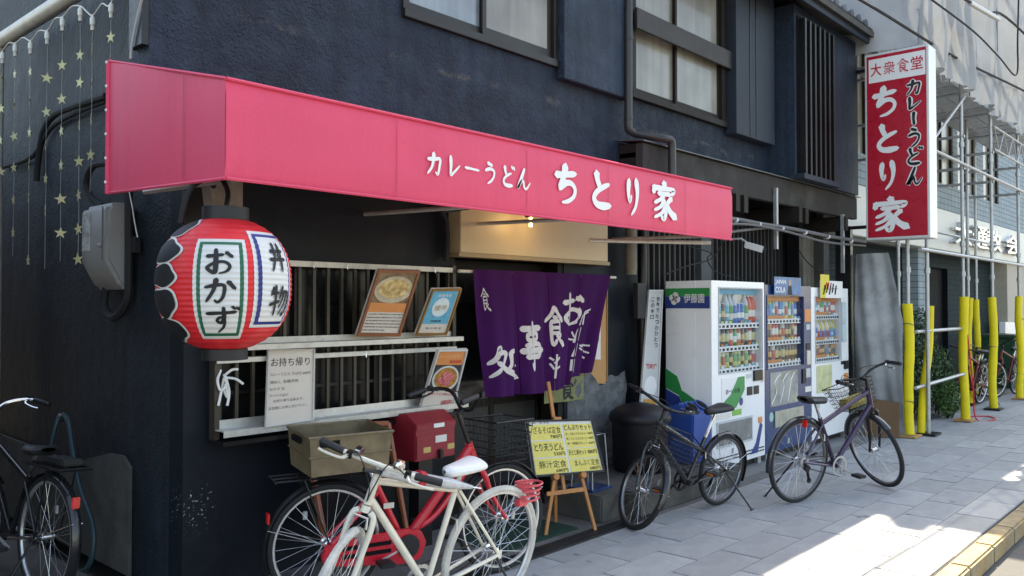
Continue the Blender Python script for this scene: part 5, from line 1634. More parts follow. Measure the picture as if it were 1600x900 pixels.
def vending(label, x0, x1, zt, body, rows, win, seed, kinds, name="vending_machine"):
    """win = (u0, u1, z0, z1) window; rows = z of each shelf"""
    rnd = random.Random(seed)
    t = thing(name, ((x0 + x1) / 2, (VY + VYB) / 2, 0), label, "vending machine")
    ww = x1 - x0
    X = lambda u: x0 + ww * u
    u0, u1, z0, z1 = win
    zb = .085
    # cabinet shell
    MB().box(x0, x1, VY + .16, VYB, zb, zt).build("cabinet", body, t, bevel=.006)
    # door with an opening
    for (a, b, c, d) in ((x0, x1, zb, z0), (x0, x1, z1, zt), (x0, X(u0), z0, z1), (X(u1), x1, z0, z1)):
        MB().box(a + .002, b - .002, VY, VY + .157, c, d).build("door_panel", body, t)
    MB().box(x0 + .04, x1 - .04, VY + .06, VYB - .05, .006, zb).build("plinth", m_black, t)
    for xx in (x0 + .05, x1 - .12):
        MB().box(xx, xx + .07, VY + .02, VY + .09, .006, zb).build("foot", m_steel, t)
    MB().box(X(u0), X(u1), VY + .150, VY + .156, z0, z1).build("display_back", m_led, t)
    MB().box(X(u0), X(u1), VY + .012, VY + .016, z0, z1).build("display_glass", m_glass, t)
    fr_ = MB()
    wf = .012
    for (a, b, c, d) in ((X(u0) - wf, X(u1) + wf, z0 - wf, z0), (X(u0) - wf, X(u1) + wf, z1, z1 + wf), (X(u0) - wf, X(u0), z0, z1), (X(u1), X(u1) + wf, z0, z1)):
        MB().box(a, b, VY - .007, VY - .001, c, d).build("window_trim", m_vgrey if body is m_white else m_vnavy, t, bevel=.002)
    nper = 11
    span = X(u1) - X(u0) - .05
    rows = sorted(rows)
    for ri, z in enumerate(rows):
        sh = MB().box(X(u0) + .005, X(u1) - .005, VY + .035, VY + .149, z - .012, z).build("shelf", m_white, t)
        MB().box(X(u0) + .02, X(u1) - .03, VY + .020, VY + .033, z - .052, z - .006).build("button_strip", m_white, sh)
        nxt = rows[ri + 1] if ri + 1 < len(rows) else z1
        room = nxt - z - .06
        k0 = rnd.randrange(12)
        for i in range(nper):
            ci = rnd.choice(kinds[ri % len(kinds)])
            x = X(u0) + .045 + span * i / (nper - .4)
            big = room > .19 and rnd.random() < .85
            hh = (.185 if big else .115)
            sc = min(1.7, (room + .015) / hh)
            put("drink_bottle" if big else "drink_can", (bot_me if big else can_me)[ci], Matrix.Translation((x, VY + .092, z)) @ Matrix.Diagonal((1.55, 1.3, sc, 1)), t)
            MB().box(x - .022, x + .022, VY + .0175, VY + .0195, z - .040, z - .016).build("select_button", m_ink if i % 3 else m_plastic_bk, sh)
            if rnd.random() < .8:
                MB().box(x - .026, x + .026, VY + .030, VY + .032, z + .001, z + .022).build("price_tag", rnd.choice([m_white_matt, m_white_matt, m_yel, m_orange, MATS["sky_blue_print"]]), sh)
    MB().box(X(u0) + .004, X(u1) - .004, VY + .05, VY + .053, z1 - .055, z1 - .004).build("header_print", MATS["sky_blue_print"] if seed == 3 else m_orange, t)
    for z in rows:
        if seed != 3:
            MB().box(X(u0) + .02, X(u0) + .02 + span * (.45 + .1 * (z > 1.3)), VY + .0255, VY + .0285, z + .001, z + .034).build("orange_strip", m_orange, t)
    return t, X

X1, X2, X3, X4 = [at(p, 600, Y=VY).x for p in (1112, 1195, 1268, 1326)]
zt1 = 1.835
t, X = vending("white drinks vending machine with green and blue livery on its side", X1, X2 - .004, zt1, m_white, (1.43, 1.21, 1.0), (.13, .95, .965, 1.765), 3, [(6, 5, 9, 11), (0, 2, 3, 10, 7, 5), (0, 1, 2, 4, 5, 8)])
# side livery
s_ = x0s = X1 - .003
def sq(y0, y1, z0, z1, nm, m, dx=.0):
    return MB().box(X1 - .004 - dx, X1 - .001 - dx, y0, y1, z0, z1).build(nm, m, t)
ysd = lambda px: at(px, 470, X=X1).y
sq(VY + .015, VYB, 1.69, 1.765, "green_band", m_green)
sq(VY + .015, VYB, 1.575, 1.689, "blue_band", m_blue)
lt = MB()
write(lt, "伊藤園", (X1 - .0055, VY + .285, 1.625), (0, -1, 0), (0, 0, 1), wd=.215, ht=.088, bold=.008)
lt.build("lettering", m_white_matt, t)
for k in range(4):
    a = k * PI / 2 + .25
    MB().lathe([(.032, 0), (.030, .0012)], (X1 - .0045, VYB - .105 + math.cos(a) * .030, 1.668 + math.sin(a) * .030), (-1, 0, 0), 16).build("logo_petal", m_white_matt, t)
def sidepoly(pts, nm, m, dx):
    MB().prism([(q[0], q[1]) for q in pts], (X1 - dx, VY, 0), (0, 1, 0), (0, 0, 1), (-.0015, 0, 0)).build(nm, m, t)
D = VYB - VY
sidepoly([(D, 1.0), (D * .74, .93), (D * .68, .86), (D * .64, .80), (D * .5, .765), (.02, .63), (.02, .42), (D * .60, .66), (D * .70, .75), (D, .815)], "green_wave", m_green, .002)
sidepoly([(D, .805), (D * .70, .74), (D * .60, .65), (.02, .41), (.02, .095), (D, .095)], "blue_wave", m_blue, .002)
# lower front
MB().box(X(.17), X(.60), VY - .004, VY - .001, .615, .915).build("poster", m_white_matt, t)
MB().prism([(0, 0), (.6, 0), (1, .55), (1, 1), (.7, 1), (.35, .45), (0, .2)], (X(.18), VY - .0045, .62), ((X(.59) - X(.18)), 0, 0), (0, 0, .29), (0, -.001, 0)).build("poster_green", m_green, t)
MB().lathe([(.04, 0), (.038, .001)], (X(.52), VY - .006, .67), (0, -1, 0), 18).build("poster_dot", m_blue, t)
lt = MB(); write(lt, "お〜いお茶", (X(.24), VY - .0062, .76), (1, 0, 0), (0, 0, 1), wd=(X(.5) - X(.24)), ht=.05, bold=.02); lt.build("lettering", m_ink, t)
MB().box(X(.76), X(.92), VY - .02, VY - .001, .85, .955).build("bill_slot", m_black, t, bevel=.004)
MB().box(X(.63), X(.73), VY - .006, VY - .001, .885, .925).build("coin_plate", m_vgrey, t)
MB().box(X(.93), X(.965), VY - .02, VY - .001, .83, .955).build("return_lever", m_chrome, t, bevel=.004)
for u in (.64, .77):
    MB().box(X(u), X(u + .105), VY - .006, VY - .001, .715, .80).build("card_reader", m_black, t, bevel=.002)
MB().box(X(.10), X(.72), VY - .012, VY - .002, .285, .50).build("pickup_flap", mat("smoked_flap", (.20, .20, .19), .2, var=.3, coat=.5), t, bevel=.004)
MB().box(X(.08), X(.74), VY - .009, VY - .0015, .27, .515).build("pickup_surround", m_vgrey, t)
MB().box(X(.36), X(.53), VY - .004, VY - .001, .545, .60).build("sticker", mat("leaf_green_sticker", (.20, .48, .08), .5), t)
MB().box(X(.08), X(.33), VY - .004, VY - .001, .53, .585).build("sticker", m_paper, t)
MB().box(X(.86), X(.94), VY - .004, VY - .001, .42, .48).build("sticker", m_orange, t)
MB().prism([(0, 0), (.12, .1), (.22, .3), (.27, .26), (.16, 0)], (X(.70), VY - .0025, .13), (1, 0, 0), (0, 0, 1), (0, -.001, 0)).build("wave_graphic", m_blue, t)
for z in (.135, .165):
    MB().box(X(.02), X(.98), VY - .003, VY - .0005, z, z + .012).build("vent_slot", m_black, t)

t, X = vending("navy blue drinks vending machine between two white ones", X2 + .004, X3 - .004, zt1 - .02, m_vnavy, (1.46, 1.235, 1.0), (.05, .82, .95, 1.70), 5, [(6, 5, 9, 10), (7, 9, 5, 2, 6), (0, 4, 3, 8, 6)])
MB().box(X(.10), X(.68), VY - .004, VY - .001, .555, .905).build("poster", mat("cola_poster", (.30, .31, .30), .35, var=.5, scale=5, dirt=(.42, .33, .06), dscale=7, damt=.9), t)
for k in range(3):
    MB().tube(spline([(X(.12 + .17 * k), VY - .006, .58), (X(.22 + .15 * k), VY - .006, .70 + .04 * k), (X(.18 + .17 * k), VY - .006, .80), (X(.3 + .15 * k), VY - .006, .88)], 6), .006, 5).build("poster_swirl", m_white_matt, t)
MB().box(X(.85), X(.99), VY - .004, VY - .001, 1.42, 1.56).build("sticker", m_orange, t)
MB().box(X(.88), X(.97), VY - .006, VY - .001, 1.33, 1.39).build("coin_plate", m_vgrey, t)
MB().box(X(.88), X(.96), VY - .006, VY - .001, 1.11, 1.18).build("card_reader", m_black, t)
MB().box(X(.88), X(.97), VY - .012, VY - .001, .94, 1.10).build("coin_slot", m_alu, t, bevel=.01)
MB().box(X(.87), X(.97), VY - .006, VY - .001, .80, .90).build("price_display", m_vgrey, t)
MB().box(X(.78), X(.86), VY - .012, VY - .001, .74, .90).build("bill_slot", m_black, t, bevel=.004)
MB().box(X(.85), X(.99), VY - .004, VY - .001, .64, .70).build("sticker", m_paper, t)
MB().lathe([(.05, 0), (.048, .0015)], (X(.12), VY - .002, .45), (0, -1, 0), 20).build("sticker", mat("mint_sticker", (.30, .52, .48), .5), t)
MB().box(X(.18), X(.80), VY - .012, VY - .002, .33, .50).build("pickup_flap", mat("cream_flap", (.40, .38, .30), .3, var=.3, coat=.4), t, bevel=.004)
t2 = thing("promotion_card", (X(.5), VY, 1.7), "blue printed promotion card standing on the navy vending machine", "card")
ca, cb_ = at(1209, 432, Y=VY - .03), at(1251, 461, Y=VY - .03)
MB().box(ca.x, cb_.x, VY - .035, VY - .03, cb_.z, ca.z).build("card", mat("blue_promo_print", (.06, .16, .34), .4, var=.5, scale=9), t2)
lt = MB(); write(lt, "JAPAN", (ca.x + .02, VY - .0365, ca.z - .085), (1, 0, 0), (0, 0, 1), wd=.26, ht=.055, bold=.02); write(lt, "COLA", (ca.x + .02, VY - .0365, ca.z - .165), (1, 0, 0), (0, 0, 1), wd=.25, ht=.06, bold=.02); lt.build("lettering", m_white_matt, t2)
MB().lathe([(.035, 0), (.034, .001)], (ca.x + .38, VY - .036, ca.z - .06), (0, -1, 0), 16).build("portrait_print", mat("skin_print", (.45, .28, .19), .5), t2)
MB().prism([(-.06, 0), (.06, 0), (.035, .1), (-.035, .1)], (ca.x + .38, VY - .0355, ca.z - .185), (1, 0, 0), (0, 0, 1), (0, -.001, 0)).build("portrait_print", m_ink, t2)

t, X = vending("narrow white drinks vending machine beside the grey tarpaulin", X3 + .004, X4, zt1 - .03, m_white, (1.49, 1.20, 1.0), (.10, .78, .95, 1.70), 8, [(9, 6, 3, 5), (4, 8, 3, 6), (2, 8, 0, 6)])
MB().box(X(.80), X(.93), VY - .012, VY - .001, 1.16, 1.64).build("light_column", mat("pale_blue_panel", (.50, .60, .62), .3), t, bevel=.01)
MB().box(X(.86), X(.98), VY - .02, VY - .001, .83, .93).build("bill_slot", m_black, t, bevel=.004)
MB().box(X(.78), X(.9), VY - .006, VY - .001, .89, .93).build("card_reader", m_black, t)
MB().box(X(.12), X(.52), VY - .004, VY - .001, .60, .91).build("poster", mat("yellow_green_poster", (.55, .55, .30), .4, var=.3, scale=8), t)
MB().box(X(.86), X(.98), VY - .004, VY - .001, .66, .78).build("sticker", m_orange, t)
MB().lathe([(.045, 0), (.043, .0015)], (X(.16), VY - .002, .47), (0, -1, 0), 20).build("sticker", MATS["mint_sticker"], t)
MB().box(X(.45), X(.60), VY - .004, VY - .001, .24, .33).build("poster", m_paper, t)
t2 = thing("promotion_card", (X(.5), VY, 1.7), "yellow and white promotion card with black slogan on the narrow vending machine", "card")
ca, cb_ = at(1281, 438, Y=VY - .03), at(1316, 466, Y=VY - .03)
MB().box(ca.x, cb_.x, VY - .035, VY - .03, cb_.z, ca.z).build("card", m_white_matt, t2)
MB().prism([(0, 0), (.14, 0), (.26, .19), (.26, .27), (0, .27)], (ca.x, VY - .0355, cb_.z), (1, 0, 0), (0, 0, 1), (0, -.001, 0)).build("yellow_corner", mat("yellow_print", (.70, .58, .06), .5), t2)
lt = MB()
for k in range(5):
    lt.bar((ca.x + .08 + k * .085, VY - .038, cb_.z + .04 + .02 * (k % 2)), (ca.x + .12 + k * .085, VY - .038, cb_.z + .15 + .02 * (k % 2)), .002, .022, (0, 1, 0))
    lt.bar((ca.x + .07 + k * .085, VY - .0395, cb_.z + .10), (ca.x + .14 + k * .085, VY - .0395, cb_.z + .115), .002, .018, (0, 1, 0))
lt.build("lettering", m_ink, t2)
lt = MB()
for k in range(3):
    lt.bar((ca.x + .13 + k * .07, VY - .038, ca.z - .10), (ca.x + .17 + k * .07, VY - .038, ca.z - .02), .002, .018, (0, 1, 0))
lt.build("red_slogan", m_red, t2)

# concrete plinth left of the machines, step block, umbrella stand
MB().box(5.30, X1 - .02, 3.50, 4.38, .0, .19).build("plinth_block", m_conc_dk, None, "dark stained concrete plinth under the bins left of the vending machines", "plinth", bevel=.012)
MB().box(X1 - .015, 10.6, 3.60, 4.30, .0, .012).build("machine_base", m_concrete, None, "thin pale concrete base strip under the vending machines", "base")
MB().box(4.98, 5.285, 3.62, 4.10, .0, .20).build("step_block", m_conc_dk, None, "square concrete block beside the easel", "block", bevel=.012)
us = thing("umbrella_stand", (5.2, 3.85, .2), "thin metal umbrella rack on the concrete block by the door", "umbrella stand")
c = V((5.16, 3.86, .20))
fr_ = MB()
for (dx, dy) in ((-.10, -.1), (.10, -.1), (.10, .1), (-.10, .1)):
    MB().tube([c + V((dx * 1.05, dy, .012)), c + V((dx * .8, dy * .8, .42))], .006, 6).build("upright", m_steel, us)
MB().tube([c + V((dx * .8, dy * .8, .42)) for dx, dy in ((-.1, -.1), (.1, -.1), (.1, .1), (-.1, .1))], .006, 6, True).build("top_ring", m_steel, us)
MB().box(c.x - .13, c.x + .13, c.y - .12, c.y + .12, c.z, c.z + .02).build("drip_tray", m_vnavy, us, bevel=.006)
# bins
bn = thing("trash_drum", (5.75, 3.95, .19), "tall black plastic trash drum with domed lid behind the black bicycle", "trash bin")
MB().lathe([(.21, 0), (.235, .05), (.24, .40), (.245, .42)], (6.06, 4.0, .192), (0, 0, 1), 28).build("drum", mat("dark_navy_plastic", (.0045, .005, .008), .5, var=.15), bn, smooth=True)
MB().lathe([(.26, .0), (.27, .03), (.255, .07), (.19, .12), (.08, .15), (.0, .155)], (6.06, 4.0, .613), (0, 0, 1), 28).build("lid", MATS["dark_navy_plastic"], bn, smooth=True)
bn = thing("recycling_bin", (6.52, 3.98, .19), "blue plastic recycling bin with two round holes beside the white vending machine", "recycling bin")
m_bblue = mat("blue_bin_plastic", (.022, .075, .30), .4, var=.1)
c = V((6.70, 3.93, .192))
MB().prism([(-.16, 0), (.16, 0), (.18, .42), (.18, .47), (-.04, .54), (-.18, .45), (-.18, .41)], (c.x - .17, c.y, c.z), (0, 1, 0), (0, 0, 1), (.34, 0, 0)).build("bin_body", m_bblue, bn, bevel=.014)
nb3 = V((0, -.55, .83)).normalized()
for s in (-1, 1):
    p = V((c.x + s * .085, c.y - .115, c.z + .505))
    MB().lathe([(.070, 0), (.070, .006), (.056, .008), (.054, .0)], p, V((0, -.56, .83)), 20, False).build("hole_rim", m_bblue, bn, smooth=True)
    MB().lathe([(.054, .002), (.053, .0035)], p, V((0, -.56, .83)), 20).build("hole", m_dark, bn)
# beer banner
bq = [at(1013, 453, Y=4.25), at(1035, 453, Y=4.25), at(1027, 640, Y=4.18), at(999, 640, Y=4.18)]
bt_, fp = board("vertical_banner", bq, .008, "narrow pale beer banner with a glass print and red lettering left of the vending machines", "banner", m_frame_white, mat("silver_banner", (.50, .51, .51), .45, var=.06, scale=2), .012)
for i, ch in enumerate("世界でたったひとつ、"):
    lines(bt_, fp, [(ch, .60, .84, .905 - i * .049, .94 - i * .049, .02)], .003, m_ink) if ch != "、" else None
for i, ch in enumerate("この辛口"):
    lines(bt_, fp, [(ch, .26, .48, .90 - i * .05, .935 - i * .05, .02)], .003, m_ink)
lines(bt_, fp, [('"DRY"', .20, .82, .335, .375, .02)], .003, m_red)
disc(bt_, fp, .52, .19, .36, .085, .003, "foam_print", mat("foam_print", (.72, .72, .71), .5, var=.05))
area(bt_, fp, .18, .88, .01, .085, .0035, "beer_print", mat("amber_print", (.55, .27, .05), .4, var=.3, scale=9))

# ================================================================== PROJECTING RED SIGN
SX = 10.52
sY0, sY1 = at(1452, 220, X=SX).y, at(1352, 220, X=SX).y
sz0, sz1 = 2.40, 4.69
sg = thing("projecting_sign", (SX + .15, (sY0 + sY1) / 2, sz0), "tall red box sign with white vertical lettering projecting over the pavement", "sign")
MB().box(SX, SX + .30, sY0, sY1, sz0, sz1).build("sign_case", mat("white_sign_case", (.66, .67, .67), .4, var=.05, metal=.2), sg, bevel=.008)
m_sred = mat("sign_red_acrylic", (.47, .010, .030), .3, var=.03, coat=.3)
MB().box(SX - .004, SX - .001, sY0 + .025, sY1 - .025, sz0 + .03, sz1 - .03).build("red_face", m_sred, sg)
wS = sY1 - sY0
YS = lambda u: sY1 - wS * u            # u left to right as seen
MB().box(SX - .008, SX - .005, YS(.955), YS(.07), sz1 - .36, sz1 - .07).build("white_plate", m_white_matt, sg)
fpS = lambda u, v, l=0: V((SX - .009 - l, YS(u), sz0 + (sz1 - sz0) * v))
lines(sg, fpS, [("大", .10, .275, .876, .945, .04), ("衆", .31, .49, .876, .945), ("堂", .735, .92, .876, .945, .01)], .001, m_red)
lt = MB()
brush(MB(), "食", lambda x, y, l: V((SX - .010 - l, YS(.52 + .18 * x), sz0 + (sz1 - sz0) * (.876 + .069 * y))), 1.2, 6).build("character", m_red, sg)
for ch, (u0, u1, v0, v1) in zip("ちとり家", ((.08, .56, .655, .815), (.14, .57, .465, .615), (.17, .55, .265, .42), (.09, .70, .045, .22))):
    brush(MB(), ch, lambda x, y, l: V((SX - .006 - l, YS(u0 + (u1 - u0) * x), sz0 + (sz1 - sz0) * (v0 + (v1 - v0) * y))), 2.2, 7).build("character", m_white_matt, sg)
for ch, (v0, v1) in zip("カレ｜うどん", ((.745, .825), (.665, .74), (.585, .66), (.475, .575), (.38, .475), (.275, .37))):
    fn = lambda off: (lambda x, y, l: V((SX - off - l, YS(.64 + .27 * x), sz0 + (sz1 - sz0) * (v0 + (v1 - v0) * y))))
    brush(MB(), ch, fn(.006), 3.8, 7).build("character_outline", m_white_matt, sg)
    brush(MB(), ch, fn(.010), 1.9, 7).build("character", m_ink, sg)
MB().bar((SX + .15, sY1, sz1 - .15), (SX + .15, YU, sz1 - .15), .04, .04).build("bracket_arm", m_black, sg)
MB().bar((SX + .15, sY1, sz0 + .18), (SX + .15, YU, sz0 + .18), .04, .04).build("bracket_arm", m_black, sg)

# ================================================================== CABLES, CAMERA, PIPES AROUND THE BEAM
m_cab = mat('grey_cable_sheath', (.12, .12, .12), .55, var=.2)
def pxy(l, Y): return [at(x, y, Y=Y) for x, y in l]
cable("cable", pxy([(1100, 345), (1143, 342), (1190, 350), (1240, 358), (1300, 370), (1352, 378)], 3.74), .021, "thick grey cable bundle running from the awning to the red sign", m_cab, 6)
cable("cable", pxy([(1100, 352), (1143, 350), (1180, 352), (1230, 362), (1290, 378), (1352, 384)], 3.72), .013, "thin grey cable hanging under the bundle near the red sign", m_cab, 6)
cable("cable", pxy([(1120, 366), (1160, 360), (1210, 356), (1262, 363)], 3.76), .014, "dark grey cable crossing below the bundle beside the awning end", m_cab, 6)
cable("cable", pxy([(1036, 430), (1075, 415), (1110, 405), (1126, 385), (1130, 372)], 4.1), .007, "slack dark wire drooping below the awning's right end", None, 8)
cable("cable", pxy([(1073, 384), (1110, 395), (1105, 405), (1120, 425), (1165, 438)], 4.2), .006, "thin black wire dipping behind the white vending machine", None, 8)
cable("cable", pxy([(1248, 390), (1262, 410), (1280, 422), (1300, 420), (1340, 400), (1352, 396)], 4.2), .007, "black wire hanging in front of the weathered boards", None, 8)
tie_lab = ["pale tie on the cable bundle right beside the awning end", "pale cable tie next to the tie nearest the awning", "pale cable tie under the louvred bay's left edge", "pale cable tie before the weathered boards", "pale cable tie second from the red sign", "pale tie on the cable bundle closest to the red sign"]
for k in range(6):
    p = at(1150 + k * 36, 344 + k * 6.5, Y=3.735)
    MB().tube([p + V((-.008, 0, 0)), p + V((.008, 0, 0))], .0245, 10).build("cable_tie", m_white_matt, None, tie_lab[k], "cable tie", "ties on the cable bundle")
sc = thing("security_camera", at(1180, 395, Y=4.1), "small white security camera above the vending machines", "camera")
p = at(1178, 386, Y=4.1)
MB().obox(p, V((.025, -.09, -.03)), V((.035, .01, 0)), V((0, -.01, .035))).build("camera_body", m_white, sc, bevel=.006)
MB().lathe([(.028, 0), (.026, .02)], p + V((.028, -.1, -.033)), V((.025, -.09, -.03)), 14).build("lens", m_plastic_bk, sc)
MB().tube([p + V((0, .05, .03)), p + V((0, .15, .10)), p + V((0, .36, .10))], .012, 8).build("camera_arm", m_white, sc)
dpp = thing("drain_pipe", at(982, 150, Y=4.0), "dark brown drain pipe stepping down beside the upper wooden window", "pipe")
m_dp = mat("brown_pvc_pipe", (.035, .032, .032), .35, var=.15)
MB().tube([at(982, -40, Y=4.0), at(982, 100, Y=4.0), at(982, 190, Y=4.0)] + spline([at(982, 192, Y=4.0), at(983, 203, Y=4.0), at(992, 208, Y=3.98)], 4) + spline([at(1035, 216, Y=3.78), at(1048, 219, Y=3.76), at(1050, 230, Y=3.76)], 4) + [at(1050, 285, Y=3.76)], .036, 12).build("pipe_run", m_dp, dpp, smooth=True)
for y in (60, 185):
    p = at(982, y, Y=4.0)
    MB().tube([p + V((0, 0, -.015)), p + V((0, 0, .015))], .041, 12).build("pipe_collar", m_dp, dpp, smooth=True)
p = at(986, 395, Y=4.28)
MB().lathe([(.05, -.2), (.055, -.12), (.05, .1), (.06, .3)], p, (0, 0, 1), 14).build("stone_post_stub", m_board, None, "short weathered pale post under the awning's right end", "post", smooth=True)
MB().tube([at(1004, 360, Y=4.3), at(1004, 640, Y=4.3), V((at(1004, 640, Y=4.3).x, 4.3, .19))], .045, 12).build("black_pipe", m_black, None, "thick black standpipe between the entrance wall and the beer banner", "pipe", smooth=True)
p = at(1000, 470, Y=4.22)
MB().box(p.x - .07, p.x + .07, 4.2, 4.25, p.z - .16, p.z + .16).build("junction_box", m_plastic_bk, None, "black junction box on the standpipe left of the beer banner", "box", bevel=.006)
for y in (336, 352):
    pass
p = at(1066, 348, Y=4.1)
MB().tube(spline(pxy([(690, 328), (712, 326), (738, 322)], 4.0), 5), .02, 8).build("cable", m_rubber, None, "short black cable looped under the awning above the window end", "cable", smooth=True)
cable("cable", pxy([(690, 330), (697, 345), (699, 380), (697, 408)], 4.33), .02, "black cable dropping beside the cream header panel", None, 6)

# ================================================================== NEIGHBOUR: TILED BUILDING UNDER SCAFFOLDING
NY = 4.20
nbld = thing("tiled_building", (18, NY, 0), "pale blue grey tiled building with metal letters behind the scaffolding", "building")
def brickmat(name, c1, c2, mortar, sx, sy):
    m = mat(name, c1, .8, var=0, spec=.12)
    N, L = m.node_tree.nodes, m.node_tree.links
    g_ = N.new("ShaderNodeNewGeometry")
    mp = N.new("ShaderNodeMapping")
    mp.inputs["Rotation"].default_value = (math.radians(90), 0, 0)
    L.new(g_.outputs["Position"], mp.inputs[0])
    b_ = N.new("ShaderNodeTexBrick")
    b_.offset = 0
    b_.inputs["Color1"].default_value = tuple(c1) + (1,)
    b_.inputs["Color2"].default_value = tuple(c2) + (1,)
    b_.inputs["Mortar"].default_value = tuple(mortar) + (1,)
    b_.inputs["Scale"].default_value = 1
    b_.inputs["Mortar Size"].default_value = .006
    b_.inputs["Brick Width"].default_value = sx
    b_.inputs["Row Height"].default_value = sy
    L.new(mp.outputs[0], b_.inputs["Vector"])
    L.new(b_.outputs["Color"], m.node_tree.nodes["Principled BSDF"].inputs["Base Color"])
    return m
m_bt = brickmat("blue_grey_tile", (.28, .34, .37), (.33, .39, .42), (.12, .14, .15), .23, .10)
m_dt = brickmat("dark_teal_tile", (.018, .032, .036), (.024, .040, .044), (.008, .01, .012), .10, .10)
NWs = [(11.6, 12.9), (13.15, 14.5), (15.4, 16.7), (17.0, 18.3), (18.9, 20.2)]
wz0, wz1 = 3.75, 5.35
wall(10.84, 24, 3.25, 9.0, NY, NY + .2, [(a, b, wz0, wz1) for a, b in NWs]).build("tiled_wall", m_bt, nbld)
for a, b in NWs:
    wn = MB().box(a, b, NY + .02, NY + .10, wz0 - .05, wz0).build("window", m_alu, nbld)
    MB().box(a, b, NY + .06, NY + .066, wz0, wz1).build("pane", m_pane_a, wn)
    for x in (a, (a + b) / 2 - .03, b - .05):
        MB().box(x, x + .05, NY + .02, NY + .058, wz0, wz1).build("frame_bar", m_bronze, wn)
fas = MB().box(10.84, 24, NY - .10, NY + .2, 2.55, 3.25).build("fascia", mat("white_fascia", (.66, .66, .62), .5, var=.08, scale=2), nbld, bevel=.01)
for i in range(50):
    pass
lt_ = "大通教会"
lx = [at(1485, 370, Y=NY - .12).x, at(1513, 375, Y=NY - .12).x, at(1534, 380, Y=NY - .12).x, at(1566, 388, Y=NY - .12).x]
for ch, x in zip(lt_, lx):
    vs, fs = glyphs(ch, .045)
    y0_, y1_ = min(q[1] for q in vs), max(q[1] for q in vs)
    x0_, x1_ = min(q[0] for q in vs), max(q[0] for q in vs)
    wd_, ht_ = (1.15 if x < 18 else 1.3), .42
    mbx = solidtext(MB(), ch, lambda u, v: (x + u * wd_, NY - .20, 2.68 + v * ht_), (0, .095, 0), .012)
    mbx.build("metal_letter", mat("brushed_letter", (.62, .62, .64), .3, metal=.6, var=.1), fas)
wall(10.84, 24, 0, 2.55, NY + .35, NY + .5, [(15.6, 17.6, 0, 2.3)]).build("ground_floor_wall", m_dt, nbld)
MB().box(15.6, 17.6, NY + .44, NY + .47, 0, 2.3).build("entrance_door", m_dark, nbld)
MB().box(14.9, 15.3, NY + .1, NY + .35, 0, 2.55).build("pillar", m_bt, nbld)
MB().box(21.0, 24, NY + .02, NY + .34, 0, 2.55).build("side_bay", mat("beige_wall", (.42, .38, .31), .7, var=.1), nbld)
MB().box(10.84, 24, NY + .2, 11, 8.2, 8.4).build("roof", m_concrete, nbld)
MB().box(10.84, 24, NY + .2, NY + .52, 2.56, 2.66).build("soffit", m_concrete, nbld)  # added behind the fascia to stop sun leaking under it
MB().box(24, 24.2, NY, 11, 0, 9).build("far_wall", m_concrete, nbld)  # unseen end wall added to keep sun out of the open end
MB().box(10.82, 10.84, NY + .5, 11, 0, 8.2).build("end_wall", m_concrete, nbld)

# scaffolding
scf = thing("scaffolding", (14, 3.2, 0), "steel tube scaffolding with yellow foam sleeves and hanging mesh sheets", "scaffolding")
m_foam = mat("yellow_foam_sleeve", (.76, .60, .012), .6, var=.10, scale=5, bump=.2, bscale=20)
m_plate = mat("wooden_base_plate", (.42, .24, .09), .75, var=.2)
posts = [(10.76, 3.225, 1.62, 3), (11.10, 3.10, 0, 0), (12.75, 3.10, 1.72, 0), (14.42, 3.10, 1.72, 0), (16.3, 3.10, 1.75, 0), (14.9, 3.55, 1.72, 0), (12.1, 3.75, 0, 0), (16.5, 3.8, 1.7, 0), (18.2, 3.1, 1.7, 0)]
for k, (x, y, zs, b) in enumerate(posts):
    top = 8.1 if k else 8.1
    p = MB().tube([(x, y, .03), (x, y, top)], .0243, 10).build("post", m_steel, scf, smooth=True)
    MB().obox((x, y, .018), (.14, 0, 0), (0, .11, 0), (0, 0, .012)).build("base_plate", m_plate if k % 2 == 0 else m_black, p, bevel=.003)
    for z in (2.0, 2.42, 3.8, 5.4):
        MB().tube([(x, y, z), (x, y, z + .07)], .036, 8).build("coupler", m_steel, p)
    if zs:
        n = 12
        rr = [.056 + .006 * random.random() for _ in range(n + 1)]
        pts = [V((x + .012 * math.sin(i * .8 + k), y + .012 * math.sin(i * .6 + 2 * k), .035 + (zs - .035) * i / n)) for i in range(n + 1)]
        MB().tube(pts, rr, 14).build("foam_sleeve", m_foam, p, smooth=True)
        for z in ((.42, 1.36) if k % 2 == 0 else (.95,)):
            MB().tube([(x, y, z), (x + .002, y, z + .006)], .0625, 12).build("tie_band", MATS["teal_hose"], p)
# leaning split sleeve
MB().tube(spline([at(1439, 678, Y=3.18), at(1443, 610, Y=3.17), at(1451, 545, Y=3.16), at(1453, 478, Y=3.15)], 4), .05, 10).build("foam_sleeve", m_foam, scf, smooth=True)
def tubeh(a, b, nm="ledger_tube", r=.0215):
    MB().tube([a, b], r, 8).build(nm, m_steel, scf, smooth=True)
for z in (1.28, 2.28, 3.55, 5.2, 6.9):
    tubeh((10.7, 3.06, z) if z > 1.5 else (10.78, 3.14, z), (18.4 if z > 1.5 else 12.75, 3.06 if z > 1.5 else 3.12, z))
tubeh((10.76, 3.15, .60), (12.75, 3.08, .66))
for x in (11.10, 12.75, 14.42, 16.3):
    for z in (3.5, 3.95, 4.55):
        tubeh((x, 3.06, z), (x, 3.95, z), "transom_tube")
for a, b in (((11.1, 3.05, 3.6), (12.75, 3.05, 4.5)), ((12.75, 3.9, 3.4), (14.42, 3.9, 4.5))):
    tubeh(a, b, "brace_tube", .017)
tubeh((11.3, 3.8, 2.75), (18.2, 3.8, 2.75))
me_pl, _ = MB().box(-.8, .8, -.12, .12, 0, .04).mesh("plank", m_steel, bevel=.004, org=V((0, 0, 0)))
